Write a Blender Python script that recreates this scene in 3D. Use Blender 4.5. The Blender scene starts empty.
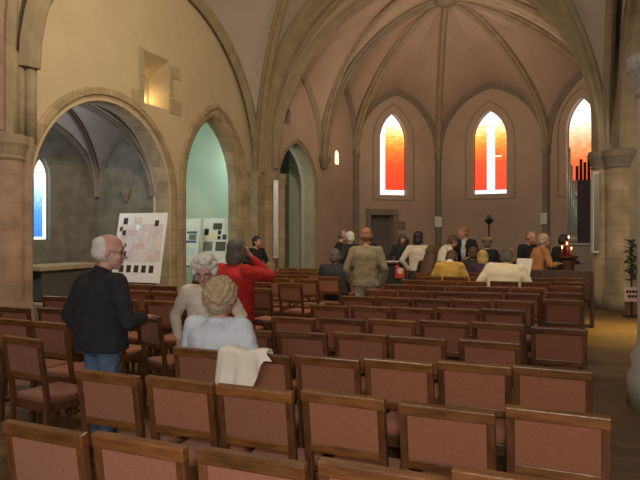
import bpy, bmesh, math, random
from mathutils import Vector, Matrix, Euler
from mathutils.geometry import tessellate_polygon
random.seed(7)
S = bpy.context.scene
COL = S.collection
PI = math.pi
R = math.radians

# ------------------------------------------------------------------ materials
def nodemat(name):
    m = bpy.data.materials.new(name); m.use_nodes = True
    nt = m.node_tree
    return m, nt, nt.nodes['Principled BSDF']

def mat(name, col, col2=None, scale=4.0, rough=.8, bump=0.0, stretch=(1, 1, 1), detail=6, metal=0.0, vary=0.0, bscale=None, coat=0.0, sheen=0.0):
    m, nt, b = nodemat(name)
    N, L = nt.nodes, nt.links
    b.inputs['Roughness'].default_value = rough
    b.inputs['Metallic'].default_value = metal
    if coat: b.inputs['Coat Weight'].default_value = coat
    if sheen: b.inputs['Sheen Weight'].default_value = sheen
    tc = N.new('ShaderNodeTexCoord'); mp = N.new('ShaderNodeMapping'); mp.inputs['Scale'].default_value = stretch
    L.new(tc.outputs['Object'], mp.inputs['Vector'])
    vec = mp.outputs['Vector']
    if vary:
        oi = N.new('ShaderNodeObjectInfo'); va = N.new('ShaderNodeVectorMath'); va.operation = 'ADD'
        mu = N.new('ShaderNodeMath'); mu.operation = 'MULTIPLY'; mu.inputs[1].default_value = 37.0
        L.new(oi.outputs['Random'], mu.inputs[0]); L.new(vec, va.inputs[0]); L.new(mu.outputs[0], va.inputs[1]); vec = va.outputs[0]
    n = N.new('ShaderNodeTexNoise'); n.inputs['Scale'].default_value = scale; n.inputs['Detail'].default_value = detail
    n.inputs['Roughness'].default_value = .6
    L.new(vec, n.inputs['Vector'])
    r = N.new('ShaderNodeValToRGB')
    c2 = col2 or tuple(x * .8 for x in col)
    r.color_ramp.elements[0].position = .32; r.color_ramp.elements[1].position = .68
    r.color_ramp.elements[0].color = (*c2, 1); r.color_ramp.elements[1].color = (*col, 1)
    L.new(n.outputs['Fac'], r.inputs['Fac'])
    out = r.outputs['Color']
    if vary:
        hs = N.new('ShaderNodeHueSaturation'); mr = N.new('ShaderNodeMapRange')
        mr.inputs['To Min'].default_value = 1 - vary; mr.inputs['To Max'].default_value = 1 + vary
        L.new(oi.outputs['Random'], mr.inputs['Value']); L.new(mr.outputs['Result'], hs.inputs['Value'])
        L.new(out, hs.inputs['Color']); out = hs.outputs['Color']
    L.new(out, b.inputs['Base Color'])
    if bump:
        n2 = N.new('ShaderNodeTexNoise'); n2.inputs['Scale'].default_value = bscale or scale * 6; n2.inputs['Detail'].default_value = 5
        L.new(vec, n2.inputs['Vector'])
        bp = N.new('ShaderNodeBump'); bp.inputs['Strength'].default_value = bump; bp.inputs['Distance'].default_value = .02
        L.new(n2.outputs['Fac'], bp.inputs['Height']); L.new(bp.outputs['Normal'], b.inputs['Normal'])
    return m

def stone_blocks(name, col, col2, mortar, w=.55, h=.28, rough=.9):
    """coursed ashlar: courses follow world height, joints follow x+y"""
    m, nt, b = nodemat(name); N, L = nt.nodes, nt.links
    b.inputs['Roughness'].default_value = rough
    tc = N.new('ShaderNodeTexCoord'); sp = N.new('ShaderNodeSeparateXYZ'); L.new(tc.outputs['Object'], sp.inputs[0])
    ad = N.new('ShaderNodeMath'); ad.operation = 'ADD'; L.new(sp.outputs['X'], ad.inputs[0]); L.new(sp.outputs['Y'], ad.inputs[1])
    cb = N.new('ShaderNodeCombineXYZ'); L.new(ad.outputs[0], cb.inputs['X']); L.new(sp.outputs['Z'], cb.inputs['Y'])
    br = N.new('ShaderNodeTexBrick'); br.inputs['Scale'].default_value = 1.0
    br.inputs['Brick Width'].default_value = w; br.inputs['Row Height'].default_value = h; br.inputs['Mortar Size'].default_value = .008
    br.inputs['Mortar Smooth'].default_value = .6
    br.inputs['Color1'].default_value = (*col, 1); br.inputs['Color2'].default_value = (*col2, 1); br.inputs['Mortar'].default_value = (*mortar, 1)
    L.new(cb.outputs[0], br.inputs['Vector'])
    n = N.new('ShaderNodeTexNoise'); n.inputs['Scale'].default_value = 3.2; n.inputs['Detail'].default_value = 8; L.new(tc.outputs['Object'], n.inputs['Vector'])
    mr = N.new('ShaderNodeMapRange'); mr.inputs['From Min'].default_value = .3; mr.inputs['From Max'].default_value = .7
    mr.inputs['To Min'].default_value = .72; mr.inputs['To Max'].default_value = 1.15
    L.new(n.outputs['Fac'], mr.inputs['Value'])
    mx = N.new('ShaderNodeVectorMath'); mx.operation = 'SCALE'; L.new(br.outputs['Color'], mx.inputs[0]); L.new(mr.outputs[0], mx.inputs['Scale'])
    L.new(mx.outputs[0], b.inputs['Base Color'])
    bp = N.new('ShaderNodeBump'); bp.inputs['Strength'].default_value = .35; bp.inputs['Distance'].default_value = .03
    L.new(n.outputs['Fac'], bp.inputs['Height']); L.new(bp.outputs['Normal'], b.inputs['Normal'])
    return m

def emit(name, col, strength):
    m, nt, b = nodemat(name)
    b.inputs['Base Color'].default_value = (*col, 1)
    b.inputs['Emission Color'].default_value = (*col, 1); b.inputs['Emission Strength'].default_value = strength
    return m

def glass_window(name, kind):
    """backlit abstract stained glass: generated coordinates run 0..1 across and up the pane"""
    m, nt, b = nodemat(name); N, L = nt.nodes, nt.links
    tc = N.new('ShaderNodeTexCoord'); sp = N.new('ShaderNodeSeparateXYZ'); L.new(tc.outputs['UV'], sp.inputs[0])
    n = N.new('ShaderNodeTexNoise'); n.inputs['Scale'].default_value = 5; n.inputs['Detail'].default_value = 6
    mp = N.new('ShaderNodeMapping'); mp.inputs['Scale'].default_value = (1.0, 6.0, 1); L.new(tc.outputs['UV'], mp.inputs['Vector']); L.new(mp.outputs[0], n.inputs['Vector'])
    a = N.new('ShaderNodeMath'); a.operation = 'MULTIPLY_ADD'; a.inputs[1].default_value = .34; L.new(n.outputs['Fac'], a.inputs[0])
    a2 = N.new('ShaderNodeMath'); a2.operation = 'SUBTRACT'; a2.inputs[1].default_value = .17; L.new(sp.outputs['Y'], a.inputs[2]); L.new(a.outputs[0], a2.inputs[0])
    r = N.new('ShaderNodeValToRGB'); cr = r.color_ramp
    if kind == 'blue':
        stops = [(0, (.03, .16, .55)), (.35, (.07, .3, .8)), (.6, (.45, .7, 1.0)), (.8, (1, 1, 1))]
    elif kind == 'C':
        stops = [(0, (.75, .05, .015)), (.32, (.9, .12, .03)), (.5, (1, .3, .12)), (.68, (1, .62, .4)), (.82, (1, 1, .95))]
    else:
        stops = [(0, (.75, .03, .01)), (.38, (.8, .06, .015)), (.56, (.85, .17, .02)), (.7, (.95, .42, .06)), (.82, (1, .8, .4)), (.9, (1, 1, .95))]
    while len(cr.elements) < len(stops): cr.elements.new(.5)
    for e, (p, c) in zip(cr.elements, stops): e.position = p; e.color = (*c, 1)
    L.new(a2.outputs[0], r.inputs['Fac'])
    col = r.outputs['Color']
    def band(sock, lo, hi):
        g = N.new('ShaderNodeMath'); g.operation = 'GREATER_THAN'; g.inputs[1].default_value = lo; L.new(sock, g.inputs[0])
        l = N.new('ShaderNodeMath'); l.operation = 'LESS_THAN'; l.inputs[1].default_value = hi; L.new(sock, l.inputs[0])
        q = N.new('ShaderNodeMath'); q.operation = 'MULTIPLY'; L.new(g.outputs[0], q.inputs[0]); L.new(l.outputs[0], q.inputs[1]); return q.outputs[0]
    def white(col, fac, c=(1, 1, 1, 1)):
        mx = N.new('ShaderNodeMix'); mx.data_type = 'RGBA'; L.new(fac, mx.inputs[0]); L.new(col, mx.inputs[6]); mx.inputs[7].default_value = c; return mx.outputs[2]
    X, Y = sp.outputs['X'], sp.outputs['Y']
    if kind == 'A':
        col = white(col, band(X, -1, .27)); col = white(col, band(Y, -1, .065))
    elif kind == 'B':
        # thinner red on the right-hand side
        col = white(col, band(X, .38, .62)); col = white(col, band(Y, -1, .05))
        q = N.new('ShaderNodeMath'); q.operation = 'MULTIPLY'; L.new(band(X, .6, .82), q.inputs[0]); L.new(band(Y, .445, .462), q.inputs[1])
        col = white(col, q.outputs[0], (1, .75, .6, 1))
    elif kind == 'blue':
        col = white(col, band(X, .78, 1.2)); col = white(col, band(Y, -1, .04)); col = white(col, band(X, -1, .1), (.25, .6, 1, 1))
    b.inputs['Base Color'].default_value = (.05, .05, .05, 1); b.inputs['Roughness'].default_value = .3
    L.new(col, b.inputs['Emission Color']); b.inputs['Emission Strength'].default_value = 1.6
    return m

M = {}
M['plaster_gold'] = mat('warm ochre plaster', (.52, .43, .295), (.47, .385, .26), 1.6, .95, .08)
M['plaster_peach'] = mat('peach plaster', (.425, .32, .255), (.375, .28, .225), 1.3, .95, .08)
M['plaster_grey'] = mat('pale grey plaster', (.44, .38, .34), (.39, .335, .30), 1.5, .95, .08)
M['plaster_green'] = mat('pale green plaster', (.6, .64, .55), (.55, .6, .51), 2, .95)
M['rib'] = mat('tan sandstone', (.33, .265, .18), (.25, .195, .13), 3.5, .9, .25)
M['rib_dark'] = mat('grey brown sandstone', (.235, .19, .145), (.17, .14, .11), 3.5, .9, .25)
M['pier'] = stone_blocks('dressed tan stone', (.40, .30, .20), (.33, .25, .17), (.23, .18, .13), .7, .36)
M['pier_pink'] = stone_blocks('dressed rose stone', (.32, .21, .16), (.285, .195, .145), (.23, .16, .12), .9, .42)
M['jamb'] = stone_blocks('dressed ochre stone', (.40, .31, .19), (.33, .25, .16), (.2, .16, .11), .6, .34)
M['rubble'] = stone_blocks('old grey stone', (.2, .18, .145), (.16, .145, .115), (.205, .185, .15), .42, .22)
M['wood'] = mat('walnut stained wood', (.21, .085, .026), (.085, .032, .011), 5, .34, .12, (1.2, 6, 6), vary=.28, coat=.25)
M['wood_leg'] = mat('brown walnut legs', (.15, .06, .021), (.065, .026, .01), 5, .36, .12, (6, 6, 1.2), vary=.25, coat=.25)
M['wood_dark'] = mat('dark walnut wood', (.09, .034, .014), (.045, .018, .008), 5, .45, .1, (6, 6, 1.2), vary=.2)
M['fabric'] = mat('red brown upholstery', (.295, .112, .062), (.235, .087, .047), 60, .95, .35, vary=.14, sheen=.15)
M['black'] = mat('black', (.012, .012, .013), (.008, .008, .009), 5, .6)
M['white'] = mat('white paper', (.8, .78, .75), (.75, .73, .7), 3, .8)
M['skin'] = mat('skin', (.52, .27, .19), (.46, .22, .15), 9, .55)
M['skin_pale'] = mat('pale skin', (.6, .36, .28), (.52, .27, .21), 10, .55)
M['lips'] = mat('lips', (.36, .11, .09), (.3, .09, .08), 9, .5)
M['eye'] = mat('eye', (.03, .025, .02), (.02, .02, .02), 3, .2)
def cloth(n, c, c2=None, s=7, r=.9): return mat(n, c, c2, s, r, .25, bscale=160)
M['navy'] = cloth('navy jacket cloth', (.022, .023, .03), (.014, .015, .02))
M['denim'] = cloth('blue denim', (.1, .16, .27), (.065, .11, .2), 14)
M['cream'] = cloth('cream knit', (.78, .7, .6), (.68, .6, .5))
M['sky'] = cloth('pale blue cotton', (.66, .73, .84), (.6, .67, .79))
M['red'] = cloth('red coat cloth', (.56, .025, .022), (.42, .015, .015))
M['olive'] = cloth('grey green shirt cloth', (.27, .225, .15), (.22, .18, .12))
M['beige'] = cloth('beige trousers cloth', (.5, .42, .36), (.42, .35, .29))
M['suit'] = cloth('black suit cloth', (.012, .012, .014))
M['slate'] = cloth('dark slate cloth', (.03, .032, .036))
M['shirt'] = cloth('pale shirt', (.55, .55, .6))
M['yellow'] = cloth('mustard knit', (.62, .38, .09), (.5, .29, .06))
M['whiteshirt'] = cloth('white shirt cotton', (.85, .76, .58), (.78, .69, .5))
M['orange'] = cloth('tan orange coat', (.5, .22, .09), (.4, .16, .06))
M['violet'] = cloth('deep violet cloth', (.07, .035, .08))
M['brown'] = cloth('dark brown cloth', (.05, .03, .02))
M['tan'] = cloth('tan felt', (.3, .19, .11))
M['cardigan'] = cloth('ivory cardigan', (.68, .58, .48))
M['hair_white'] = mat('white hair', (.8, .77, .74), (.62, .59, .57), 30, .7, .5)
M['hair_grey'] = mat('iron grey hair', (.16, .14, .13), (.07, .06, .055), 30, .7, .5)
M['hair_sandy'] = mat('sandy grey hair', (.62, .47, .31), (.36, .27, .18), 26, .7, .6)
M['hair_dark'] = mat('dark hair', (.02, .014, .011), (.012, .009, .008), 30, .5, .3)
M['hair_brown'] = mat('brown hair', (.13, .065, .035), (.07, .035, .02), 30, .6, .4)
M['hair_blond'] = mat('blond hair', (.62, .42, .16), (.45, .28, .1), 30, .6, .4)
M['hair_red'] = mat('reddish grey hair', (.35, .16, .09), (.25, .12, .07), 30, .6, .4)
M['metal'] = mat('dull metal', (.5, .5, .48), (.4, .4, .38), 8, .35, metal=.9)
M['pipe'] = mat('tin organ pipe', (.62, .68, .60), (.5, .56, .5), 3, .28, stretch=(8, 8, .5), metal=.2)
M['speaker'] = mat('off white speaker', (.66, .62, .56), (.6, .56, .5), 30, .6)
M['ochre_stone'] = mat('niche stone', (.42, .34, .22), (.34, .27, .17), 4, .9, .2)
M['leaf'] = mat('dark leaf', (.03, .06, .022), (.018, .038, .014), 8, .5)
M['terracotta'] = mat('terracotta', (.3, .12, .07), None, 6, .85)
M['greycloth'] = cloth('grey altar cloth', (.085, .085, .08))
M['flame'] = emit('candle flame', (1, .62, .25), 5)
M['candle_red'] = mat('red wax', (.6, .05, .03), None, 4, .4)
M['slit'] = emit('sunlit slit glass', (1, .78, .38), 2.0)

# ------------------------------------------------------------------ mesh helpers
def link(name, bm, m, parent=None, smooth=False, mats=None):
    me = bpy.data.meshes.new(name); bm.normal_update()
    bm.to_mesh(me); bm.free()
    for x in (mats or [m]): me.materials.append(x)
    if smooth:
        for p in me.polygons: p.use_smooth = True
    o = bpy.data.objects.new(name, me); COL.objects.link(o)
    if parent: o.parent = parent
    return o
def struct(name, bm, m, parent=None, smooth=False):
    o = link(name, bm, m, parent, smooth)
    if not parent: o['kind'] = 'structure'
    return o
def tag(o, label, cat, group=None):
    o['label'] = label; o['category'] = cat
    if group: o['group'] = group
    return o
def empty(name, label, cat, loc=(0, 0, 0), rz=0, group=None):
    o = bpy.data.objects.new(name, None); COL.objects.link(o); o.empty_display_size = .1
    o.location = loc; o.rotation_euler = (0, 0, rz)
    return tag(o, label, cat, group)
def BM(): return bmesh.new()
def box(bm, lo, hi, mtx=None, bev=0.0):
    vs = [Vector((x, y, z)) for x in (lo[0], hi[0]) for y in (lo[1], hi[1]) for z in (lo[2], hi[2])]
    if mtx: vs = [mtx @ v for v in vs]
    V = [bm.verts.new(v) for v in vs]
    F = [bm.faces.new([V[i] for i in f]) for f in ((0, 1, 3, 2), (4, 6, 7, 5), (0, 4, 5, 1), (2, 3, 7, 6), (0, 2, 6, 4), (1, 5, 7, 3))]
    if bev:
        es = list({e for f in F for e in f.edges})
        bmesh.ops.bevel(bm, geom=es, offset=bev, segments=2, affect='EDGES', profile=.5)
def bar(bm, p0, p1, wx, wy, bev=0.0, up=Vector((0, 1, 0))):
    """rectangular bar between two points"""
    p0, p1 = Vector(p0), Vector(p1); d = p1 - p0; z = d.normalized()
    x = up.cross(z)
    if x.length < 1e-4: x = Vector((1, 0, 0))
    x.normalize(); y = z.cross(x)
    m = Matrix((x, y, z)).transposed().to_4x4(); m.translation = p0
    box(bm, (-wx / 2, -wy / 2, 0), (wx / 2, wy / 2, d.length), m, bev)
def tube(bm, p0, p1, r0, r1=None, n=16, caps=True):
    r1 = r0 if r1 is None else r1
    p0, p1 = Vector(p0), Vector(p1); z = (p1 - p0).normalized()
    x = z.orthogonal().normalized(); y = z.cross(x)
    A = [[bm.verts.new(p + (x * math.cos(2 * PI * i / n) + y * math.sin(2 * PI * i / n)) * r) for i in range(n)] for p, r in ((p0, r0), (p1, r1))]
    for i in range(n): bm.faces.new((A[0][i], A[0][(i + 1) % n], A[1][(i + 1) % n], A[1][i]))
    if caps: bm.faces.new(A[0][::-1]); bm.faces.new(A[1])
def lathe(bm, c, prof, n=24):
    """prof: (radius, height) pairs, closed with caps"""
    c = Vector(c); rings = []
    for r, h in prof:
        rings.append([bm.verts.new(c + Vector((r * math.cos(2 * PI * i / n), r * math.sin(2 * PI * i / n), h))) for i in range(n)])
    for a, b in zip(rings, rings[1:]):
        for i in range(n): bm.faces.new((a[i], a[(i + 1) % n], b[(i + 1) % n], b[i]))
    bm.faces.new(rings[0][::-1]); bm.faces.new(rings[-1])
def ell(bm, c, r, rot=None, sub=3):
    m = Matrix.Translation(Vector(c))
    if rot is not None: m = m @ rot.to_4x4()
    m = m @ Matrix.Diagonal((*r, 1))
    bmesh.ops.create_icosphere(bm, subdivisions=sub, radius=1, matrix=m)
def cap(bm, p0, p1, r0, r1, n=14):
    ell(bm, p0, (r0,) * 3, sub=2); ell(bm, p1, (r1,) * 3, sub=2)
    if (Vector(p1) - Vector(p0)).length > 1e-4: tube(bm, p0, p1, r0 * .995, r1 * .995, n)
def ring(bm, p0, p1, a, b, n=24, xdir=Vector((1, 0, 0))):
    """elliptical frustum; a, b = (rx, ry)"""
    p0, p1 = Vector(p0), Vector(p1); z = (p1 - p0).normalized()
    x = (xdir - z * xdir.dot(z)).normalized(); y = z.cross(x)
    A = [[bm.verts.new(p + x * math.cos(2 * PI * i / n) * r[0] + y * math.sin(2 * PI * i / n) * r[1]) for i in range(n)] for p, r in ((p0, a), (p1, b))]
    for i in range(n): bm.faces.new((A[0][i], A[0][(i + 1) % n], A[1][(i + 1) % n], A[1][i]))
    bm.faces.new(A[0][::-1]); bm.faces.new(A[1])
def blob(name, bm, m, parent, vox=.012, smooth=4, disp=None):
    """fuse overlapping closed shapes into one continuous skin"""
    o = link(name, bm, m, parent)
    r = o.modifiers.new('r', 'REMESH'); r.mode = 'VOXEL'; r.voxel_size = vox; r.use_smooth_shade = True
    s = o.modifiers.new('s', 'SMOOTH'); s.factor = .5; s.iterations = smooth
    if disp:
        t = bpy.data.textures.new('folds', 'CLOUDS'); t.noise_scale = disp[1]; t.noise_depth = 2
        d = o.modifiers.new('d', 'DISPLACE'); d.texture = t; d.strength = disp[0]; d.mid_level = .5; d.texture_coords = 'LOCAL'
    dg = bpy.context.evaluated_depsgraph_get()
    me = bpy.data.meshes.new_from_object(o.evaluated_get(dg))
    me.name = name
    old = o.data; o.modifiers.clear(); o.data = me; bpy.data.meshes.remove(old)
    if not me.materials: me.materials.append(m)
    for p in me.polygons: p.use_smooth = True
    return o

# ------------------------------------------------------------------ gothic helpers
def half_arc(P, Q, z0, z1, n=18, straight=0.0):
    """P, Q in plan; quarter curve rising from P at z0 to Q at z1"""
    P, Q = Vector((P[0], P[1])), Vector((Q[0], Q[1])); Lh = (Q - P).length; H = z1 - z0; d = (Q - P).normalized()
    out = []
    for i in range(n + 1):
        t = i / n
        if H >= Lh:
            r = (Lh * Lh + H * H) / (2 * Lh); tm = math.atan2(H, r - Lh); a = tm * t; x = r - r * math.cos(a); z = r * math.sin(a)
        else:
            a = PI / 2 * t; x = Lh * (1 - math.cos(a)); z = H * math.sin(a)
            x += straight * (Lh * z / H - x) * math.sin(a)
        p = P + d * x; out.append(Vector((p.x, p.y, z0 + z)))
    return out
def sweep(bm, path, prof, side=None):
    """prof: closed loop of (radial, lateral); radial points to the hollow side of the arch"""
    n = len(path); rings = []
    if side is None:
        d = path[-1] - path[0]; d.z = 0; side = Vector((-d.y, d.x, 0)).normalized()
    for i, p in enumerate(path):
        t = (path[min(i + 1, n - 1)] - path[max(i - 1, 0)]).normalized()
        rad = t.cross(side).normalized()
        rings.append([bm.verts.new(p + rad * a + side * b) for a, b in prof])
    k = len(prof)
    for A, B in zip(rings, rings[1:]):
        for i in range(k): bm.faces.new((A[i], A[(i + 1) % k], B[(i + 1) % k], B[i]))
    bm.faces.new(rings[0][::-1]); bm.faces.new(rings[-1])
def rib_prof(w, d):
    return [(-.06, -w), (-.06, w), (d * .35, w), (d * .55, w * .62), (d * .8, w * .55), (d, w * .25), (d, -w * .25), (d * .8, -w * .55), (d * .55, -w * .62), (d * .35, -w)]
def ruled(bm, A, B, k=6):
    rows = []
    for a, b in zip(A, B):
        rows.append([bm.verts.new(a.lerp(b, j / k)) for j in range(k + 1)])
    for r0, r1 in zip(rows, rows[1:]):
        for j in range(k):
            vs = [r0[j], r0[j + 1], r1[j + 1], r1[j]]
            bm.faces.new(vs)
def both_ways(full_first, full_second):
    """two half arcs to one path: up the first, down the second"""
    return full_first + full_second[::-1][1:]
TRIM = [0]
def trim(bm, m, smooth=False):
    TRIM[0] += 1
    return struct('trim_%d' % TRIM[0], bm, m, None, smooth)
def rib(A, w, d, m):
    bm = BM(); side = None
    dd = A[-1] - A[0]; dd.z = 0; side = Vector((-dd.y, dd.x, 0)).normalized()
    t = (A[1] - A[0]).normalized()
    # make the radial direction look down at the crown
    if (A[-1] - A[-2]).cross(side).z > 0: side = -side
    sweep(bm, A, rib_prof(w, d), side)
    return trim(bm, m)
def bay(corners, zs, crowns, centre, zc, web, ribm, rw=.1, rd=.2, wall_ribs=(1, 1, 1, 1), diag=True, n=18, es={}):
    bm = BM()
    D = [half_arc(c, centre, z, zc, n) for c, z in zip(corners, zs)]
    for i in range(4):
        j = (i + 1) % 4
        mid = ((corners[i][0] + corners[j][0]) / 2, (corners[i][1] + corners[j][1]) / 2)
        E0 = half_arc(corners[i], mid, es.get(i, zs[i]), crowns[i], n); E1 = half_arc(corners[j], mid, es.get(i, zs[j]), crowns[i], n)
        ruled(bm, D[i], E0); ruled(bm, E1, D[j])
        if wall_ribs[i]: rib(E0, rw * .75, rd * .7, ribm); rib(E1, rw * .75, rd * .7, ribm)
    bmesh.ops.remove_doubles(bm, verts=bm.verts, dist=.001)
    o = struct('ceiling', bm, web, None, True)
    if diag:
        for d in D: rib(d, rw, rd, ribm)
    return o

def pointed(a0, a1, spring, apex, foot=-.05, n=12):
    """2-D outline of a pointed opening, bottom left first, clockwise over the top"""
    mid = (a0 + a1) / 2; L = (a1 - a0) / 2; H = apex - spring
    pts = [(a0, foot)]
    def arc():
        res = []
        if H >= L:
            r = (L * L + H * H) / (2 * L); tm = math.atan2(H, r - L)
            for i in range(n + 1):
                a = tm * i / n; res.append((r - r * math.cos(a), r * math.sin(a)))
        else:
            for i in range(n + 1):
                a = PI / 2 * i / n; res.append((L * (1 - math.cos(a)), H * math.sin(a)))
        return res
    A = arc()
    pts += [(a0 + x, spring + z) for x, z in A]
    pts += [(a1 - x, spring + z) for x, z in A[::-1][1:]]
    pts.append((a1, foot))
    return pts
def wall(name, P, Q, outer, holes, thick, m, back=1):
    """wall slab from plan point P to Q: outer/holes in (distance along, height); the slab thickens away (left of P->Q if back=1)"""
    P, Q = Vector((P[0], P[1], 0)), Vector((Q[0], Q[1], 0)); d = (Q - P).normalized(); nrm = Vector((-d.y, d.x, 0)) * back * thick
    outer = [(a, z if z > .001 else -.1) for a, z in outer]; bm = BM(); loops = [outer] + holes
    tri = tessellate_polygon([[Vector((a, z, 0)) for a, z in l] for l in loops])
    flat = [p for l in loops for p in l]
    F = [bm.verts.new(P + d * a + Vector((0, 0, z))) for a, z in flat]
    B = [bm.verts.new(v.co + nrm) for v in F]
    for t in tri:
        try:
            bm.faces.new([F[i] for i in t]); bm.faces.new([B[i] for i in t][::-1])
        except ValueError: pass
    k = 0
    for l in loops:
        for i in range(len(l)):
            a, b = k + i, k + (i + 1) % len(l)
            bm.faces.new((F[a], F[b], B[b], B[a]))
        k += len(l)
    bmesh.ops.recalc_face_normals(bm, faces=bm.faces)
    return struct(name, bm, m)
def surround(P, Q, pts2, w, out, m, inner=.0, back=1):
    """stone band that follows an opening on a wall face and stands a little proud of it"""
    P, Q = Vector((P[0], P[1], 0)), Vector((Q[0], Q[1], 0)); d = (Q - P).normalized(); nrm = Vector((-d.y, d.x, 0)) * back
    path = [P + d * a + Vector((0, 0, z)) for a, z in pts2]
    side = nrm
    bm = BM()
    # radial: t x side must point into the hollow
    t = (path[1] - path[0]).normalized()
    hollow = (path[-1] - path[0]).normalized()
    sg = 1 if t.cross(side).dot(hollow) > 0 else -1
    prof = [(-w, -out * .4), (-w * .85, -out), (-w * .45, -out), (-w * .4, -out * .3), (inner * .5, 0.02), (inner, .12), (inner, .35), (-w, .35)]
    sweep(bm, path, [(a * sg, b) for a, b in prof], side)
    bmesh.ops.recalc_face_normals(bm, faces=bm.faces)
    return trim(bm, m)

# ------------------------------------------------------------------ the church: plan in metres, camera at the origin, nave runs along +y
XL = -8.0
# floor
bm = BM(); box(bm, (-14, -4, -.15), (6, 26, 0))
m, nt, b = nodemat('dark oak boards'); N, L = nt.nodes, nt.links
tc = N.new('ShaderNodeTexCoord'); br = N.new('ShaderNodeTexBrick'); br.inputs['Scale'].default_value = 1
br.inputs['Brick Width'].default_value = 1.4; br.inputs['Row Height'].default_value = .16; br.inputs['Mortar Size'].default_value = .004
br.inputs['Color1'].default_value = (.17, .10, .05, 1); br.inputs['Color2'].default_value = (.12, .068, .034, 1); br.inputs['Mortar'].default_value = (.03, .02, .012, 1)
L.new(tc.outputs['Object'], br.inputs['Vector'])
n = N.new('ShaderNodeTexNoise'); n.inputs['Scale'].default_value = 4; n.inputs['Detail'].default_value = 8
mp = N.new('ShaderNodeMapping'); mp.inputs['Scale'].default_value = (.6, 5, 1); L.new(tc.outputs['Object'], mp.inputs[0]); L.new(mp.outputs[0], n.inputs['Vector'])
mr = N.new('ShaderNodeMapRange'); mr.inputs['To Min'].default_value = .6; mr.inputs['To Max'].default_value = 1.3; L.new(n.outputs['Fac'], mr.inputs['Value'])
vm = N.new('ShaderNodeVectorMath'); vm.operation = 'SCALE'; L.new(br.outputs['Color'], vm.inputs[0]); L.new(mr.outputs[0], vm.inputs['Scale']); L.new(vm.outputs[0], b.inputs['Base Color'])
b.inputs['Roughness'].default_value = .42
struct('floor', bm, m)

# nave wall on the left, y 3.5 .. 14.6 ; distance along is measured from y = 3.5
def W(y): return y - 3.5
arch1 = pointed(W(7.15), W(10.76), 2.3, 4.1, n=16)
arch2 = pointed(W(11.3), W(13.9), 2.75, 4.6, n=14)
niche = [(W(9.9), 4.28), (W(9.9), 5.36), (W(10.72), 5.36), (W(10.72), 4.28)]
wall('wall_left', (XL, 3.5), (XL, 14.9), [(0, 0), (0, 9.2), (W(14.9), 9.2), (W(14.9), 0)], [arch1, arch2, niche], .45, M['plaster_gold'])
surround((XL, 3.5), (XL, 14.9), arch1, .25, .05, M['jamb'], inner=.03)
surround((XL, 3.5), (XL, 14.9), arch2, .22, .06, M['jamb'], inner=.16)

# window niche high in the left wall with its quoins
bm = BM()
for (y0, y1, z0, z1) in ((9.72, 9.9, 5.05, 5.4), (9.72, 9.9, 4.8, 5.05), (9.74, 9.9, 4.5, 4.8), (9.5, 9.9, 4.2, 4.5),
                         (10.72, 11.12, 5.0, 5.28), (10.72, 10.88, 4.6, 5.0), (10.72, 11.16, 4.22, 4.56)):
    box(bm, (XL - .05, y0 + .008, z0 + .008), (XL + .015, y1, z1 - .008), bev=.008)
trim(bm, M['ochre_stone'])
bm = BM()
def quadf(*p): bm.faces.new([bm.verts.new(q) for q in p])
yo0, yo1, zo0, zo1 = 9.9, 10.72, 4.28, 5.36
yi0, yi1, zi0, zi1 = 10.1, 10.62, 4.32, 5.0; xi = XL - .45
quadf((XL, yo0, zo0), (XL, yo1, zo0), (xi, yi1, zi0), (xi, yi0, zi0))
quadf((XL, yo0, zo1), (xi, yi0, zi1), (xi, yi1, zi1), (XL, yo1, zo1))
quadf((XL, yo0, zo0), (xi, yi0, zi0), (xi, yi0, zi1), (XL, yo0, zo1))
quadf((XL, yo1, zo0), (XL, yo1, zo1), (xi, yi1, zi1), (xi, yi1, zi0))
quadf((xi, yi0, zi0), (xi, yi1, zi0), (xi, yi1, zi1), (xi, yi0, zi1))
trim(bm, M['ochre_stone'])

# chapel behind the round arch
cx0, cx1, cy0, cy1 = -10.05, XL - .45, 6.4, 10.8
BW = pointed(9.02 - 6.4, 9.44 - 6.4, 2.8, 3.2, 1.48)
wall('wall_chapel_back', (cx0, cy0), (cx0, cy1 + .3), [(0, 0), (0, 4.9), (4.7, 4.9), (4.7, 0)], [BW], .5, M['rubble'])
wall('wall_chapel_side', (cx0 - .5, cy1), (cx1, cy1), [(0, 0), (0, 4.9), (cx1 - cx0 + .5, 4.9), (cx1 - cx0 + .5, 0)], [], .3, M['rubble'])
wall('wall_chapel_near', (cx0 - .5, cy0 - .3), (cx1, cy0 - .3), [(0, 0), (0, 4.9), (cx1 - cx0 + .5, 4.9), (cx1 - cx0 + .5, 0)], [], .3, M['rubble'])
bay([(cx0, cy0), (cx0, cy1), (cx1, cy1), (cx1, cy0)], [2.45] * 4, [4.1, 3.95, 4.2, 3.95], ((cx0 + cx1) / 2, (cy0 + cy1) / 2), 4.35, M['plaster_grey'], M['rib_dark'], .07, .12)
bm = BM(); lathe(bm, (-9.2, cy1 - .03, 2.2), [(.03, 0), (.08, .12), (.12, .2), (.13, .28)], 12); bmesh.ops.translate(bm, vec=(0, 0, .12), verts=bm.verts); trim(bm, M['rib_dark'])

# green side chapel behind the pointed arch
gx0, gx1, gy0, gy1 = -11.6, XL - .45, 11.4, 16.0
for nm, p, q in (('wall_green_back', (gx0, gy0 - .3), (gx0, gy1)), ('wall_green_end', (gx0, gy1), (gx1, gy1)), ('wall_green_near', (gx0, gy0 - .28), (gx1, gy0 - .28))):
    Lw = (Vector(q) - Vector(p)).length
    wall(nm, p, q, [(0, 0), (0, 5.2), (Lw, 5.2), (Lw, 0)], [], .25, M['plaster_green'])
bm = BM(); box(bm, (gx0 - .2, gy0, 5.2), (gx1, gy1 + .2, 5.4)); struct('ceiling', bm, M['plaster_green'])

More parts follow.
